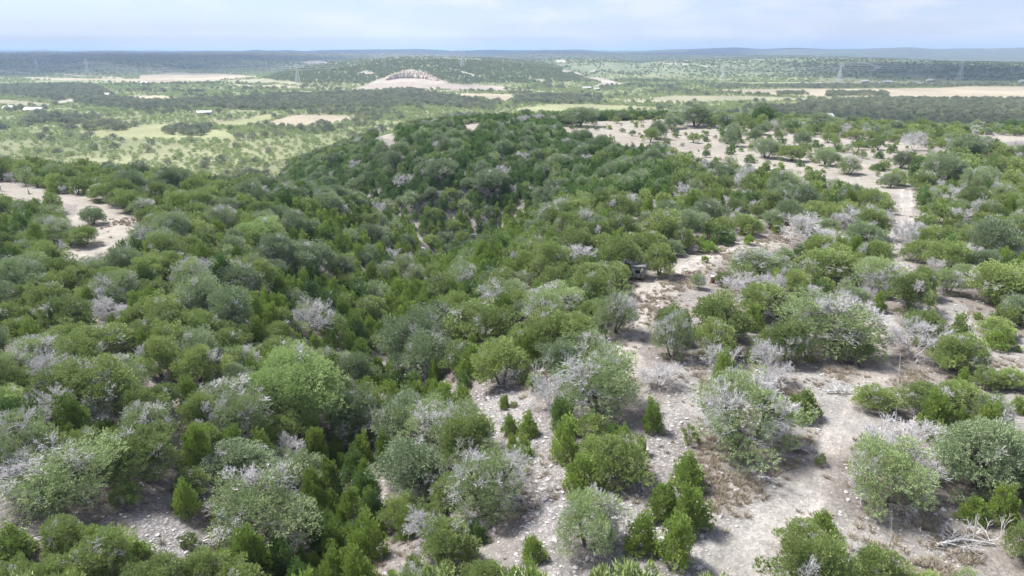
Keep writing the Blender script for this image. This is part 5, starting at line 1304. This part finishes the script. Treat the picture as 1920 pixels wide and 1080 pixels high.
# ------------------------------------------------------------------ quarried bluff on the scarred hill: rock columns
def lerp_line(pts, n):
    P = np.array(pts, float); d = np.r_[0, np.cumsum(np.hypot(*np.diff(P, axis=0).T))]; t = np.linspace(0, d[-1], n); return np.interp(t, d, P[:, 0]), np.interp(t, d, P[:, 1])
cxp, cyp = lerp_line([(724, 150), (745, 146), (770, 145.5), (795, 147), (820, 151)], 260)
bx_, by_ = unproj(cxp, cyp); tzp = np.interp(cxp, [724, 735, 750, 770, 795, 810, 822], [145, 139, 134, 132, 134, 142, 149])
M['cliff'] = simple('pale_cliff_rock', (0.45, 0.385, 0.315), 0.9, 0.3, 0.15, bump=0.8)
g = Geo(); bz_ = hfun(bx_, by_)
for x, y, z, tt, px in zip(bx_, by_, bz_, tzp, cxp):
    d = ray(px, tt); ztop = CAM_Z + math.hypot(x, y) * d[2] / math.hypot(d[0], d[1]); hh = max(1.5, (ztop - z)) * random.uniform(.85, 1.08)
    hh *= random.choice((.9, .85, .75, .6, .45)); dd = (1 - hh / max(2, ztop - z)) * 9; g.box((x, y + 8 - dd + random.uniform(-.8, .8), z + hh / 2 - 3), (random.uniform(1.2, 5.5), random.uniform(12, 16), hh + 6), random.uniform(-.5, .5))
cl = obj('rock_bluff', g.mesh('rock_bluff', M['cliff']), kind='structure', label='weathered rock face of the scar on the hill')

# ------------------------------------------------------------------ clouds and haze
def cloud(tx, ty, sx_, sy_, label, seed, alpha, alt=1300.0):
    import bmesh
    r = np.random.default_rng(seed); c = np.array([tx, ty, VALLEY]) + sunv / sunv[2] * (alt - VALLEY)
    bm = bmesh.new()
    for k in range(16):
        a = r.uniform(0, 6.28); q = math.sqrt(r.random()) * .72
        s_ = r.uniform(.28, .5)
        mtx = Matrix.Translation((math.cos(a) * q * sx_, math.sin(a) * q * sy_, 0)) @ Matrix.Diagonal((s_ * sx_, s_ * sy_, s_ * min(sx_, sy_) * .35, 1))
        bmesh.ops.create_icosphere(bm, subdivisions=3, radius=1.0, matrix=mtx)
    me = bpy.data.meshes.new('cloud'); bm.to_mesh(me); bm.free()
    V = np.empty(len(me.vertices) * 3, np.float32); me.vertices.foreach_get('co', V); V = V.reshape(-1, 3)
    V[:, 2] = np.where(V[:, 2] < 0, V[:, 2] * .15, V[:, 2]); V += r.normal(size=V.shape) * min(sx_, sy_) * .008
    me.vertices.foreach_set('co', V.ravel()); me.materials.append(alpha); me.polygons.foreach_set('use_smooth', np.ones(len(me.polygons), bool))
    o = obj('cloud', me, kind='stuff', label=label); o.location = tuple(c); return o
def cloud_mat(name, op):
    m, nt, out = mat(name); d = N(nt, 'ShaderNodeBsdfDiffuse'); d.inputs['Color'].default_value = (.9, .9, .92, 1)
    tl = N(nt, 'ShaderNodeBsdfTranslucent'); tl.inputs['Color'].default_value = (.9, .9, .92, 1); a = N(nt, 'ShaderNodeMixShader'); a.inputs[0].default_value = .6
    tp = N(nt, 'ShaderNodeBsdfTransparent'); b = N(nt, 'ShaderNodeMixShader'); b.inputs[0].default_value = op
    L(nt, d.outputs[0], a.inputs[1]); L(nt, tl.outputs[0], a.inputs[2]); L(nt, tp.outputs[0], b.inputs[1]); L(nt, a.outputs[0], b.inputs[2]); L(nt, b.outputs[0], out.inputs['Surface']); return m
CM = cloud_mat('cloud_vapour', .5); CMt = cloud_mat('thin_cloud_vapour', .07)
def polar(px, r_): a = float(az_of(px)); return r_ * math.sin(a), r_ * math.cos(a)
for i, (px, r_, sx_, sy_, mt, lab) in enumerate([
    (100, 8200, 2600, 1500, CM, 'wide cumulus over the far left range'), (1100, 7600, 1900, 1100, CM, 'wide cumulus over the distant range at centre'), (200, 3700, 1500, 1350, CM, 'cumulus over the far left hills'), (450, 4300, 900, 700, CM, 'cumulus over the left ridge'), (700, 7800, 2600, 1300, CM, 'wide cumulus over the distant blue range'),
    (1250, 3900, 900, 620, CM, 'cumulus over the dark ridge at right of centre'), (1560, 3900, 900, 560, CM, 'cumulus over the dark ridge at right'), (980, 3900, 500, 500, CM, 'cumulus over the middle ridge'),
    (1850, 2150, 470, 360, CM, 'cumulus over the shaded hill at right'), (1430, 9000, 1500, 800, CM, 'cumulus over the distant range at right'), (1800, 680, 220, 170, CM, 'small cumulus over the right valley woods')]):
    tx, ty = polar(px, r_); cloud(tx, ty, sx_, sy_, lab, 40 + i, mt)

hz = Geo(); HZB, HZT, HZR = -60.0, 175.0, 39000.0
hzm, nt, out = mat('haze_air'); pv = N(nt, 'ShaderNodeVolumePrincipled'); pv.inputs['Color'].default_value = (0.52, 0.69, 1.0, 1); pv.inputs['Density'].default_value = 0.000105
pv.inputs['Anisotropy'].default_value = 0.25; L(nt, pv.outputs[0], out.inputs['Volume'])
hz.box((0, 0, (HZB + HZT) / 2), (HZR * 2.2, HZR * 2.2, HZT - HZB))
haze = obj('haze', hz.mesh('haze', hzm), kind='stuff', label='thin blue summer haze over the whole landscape')
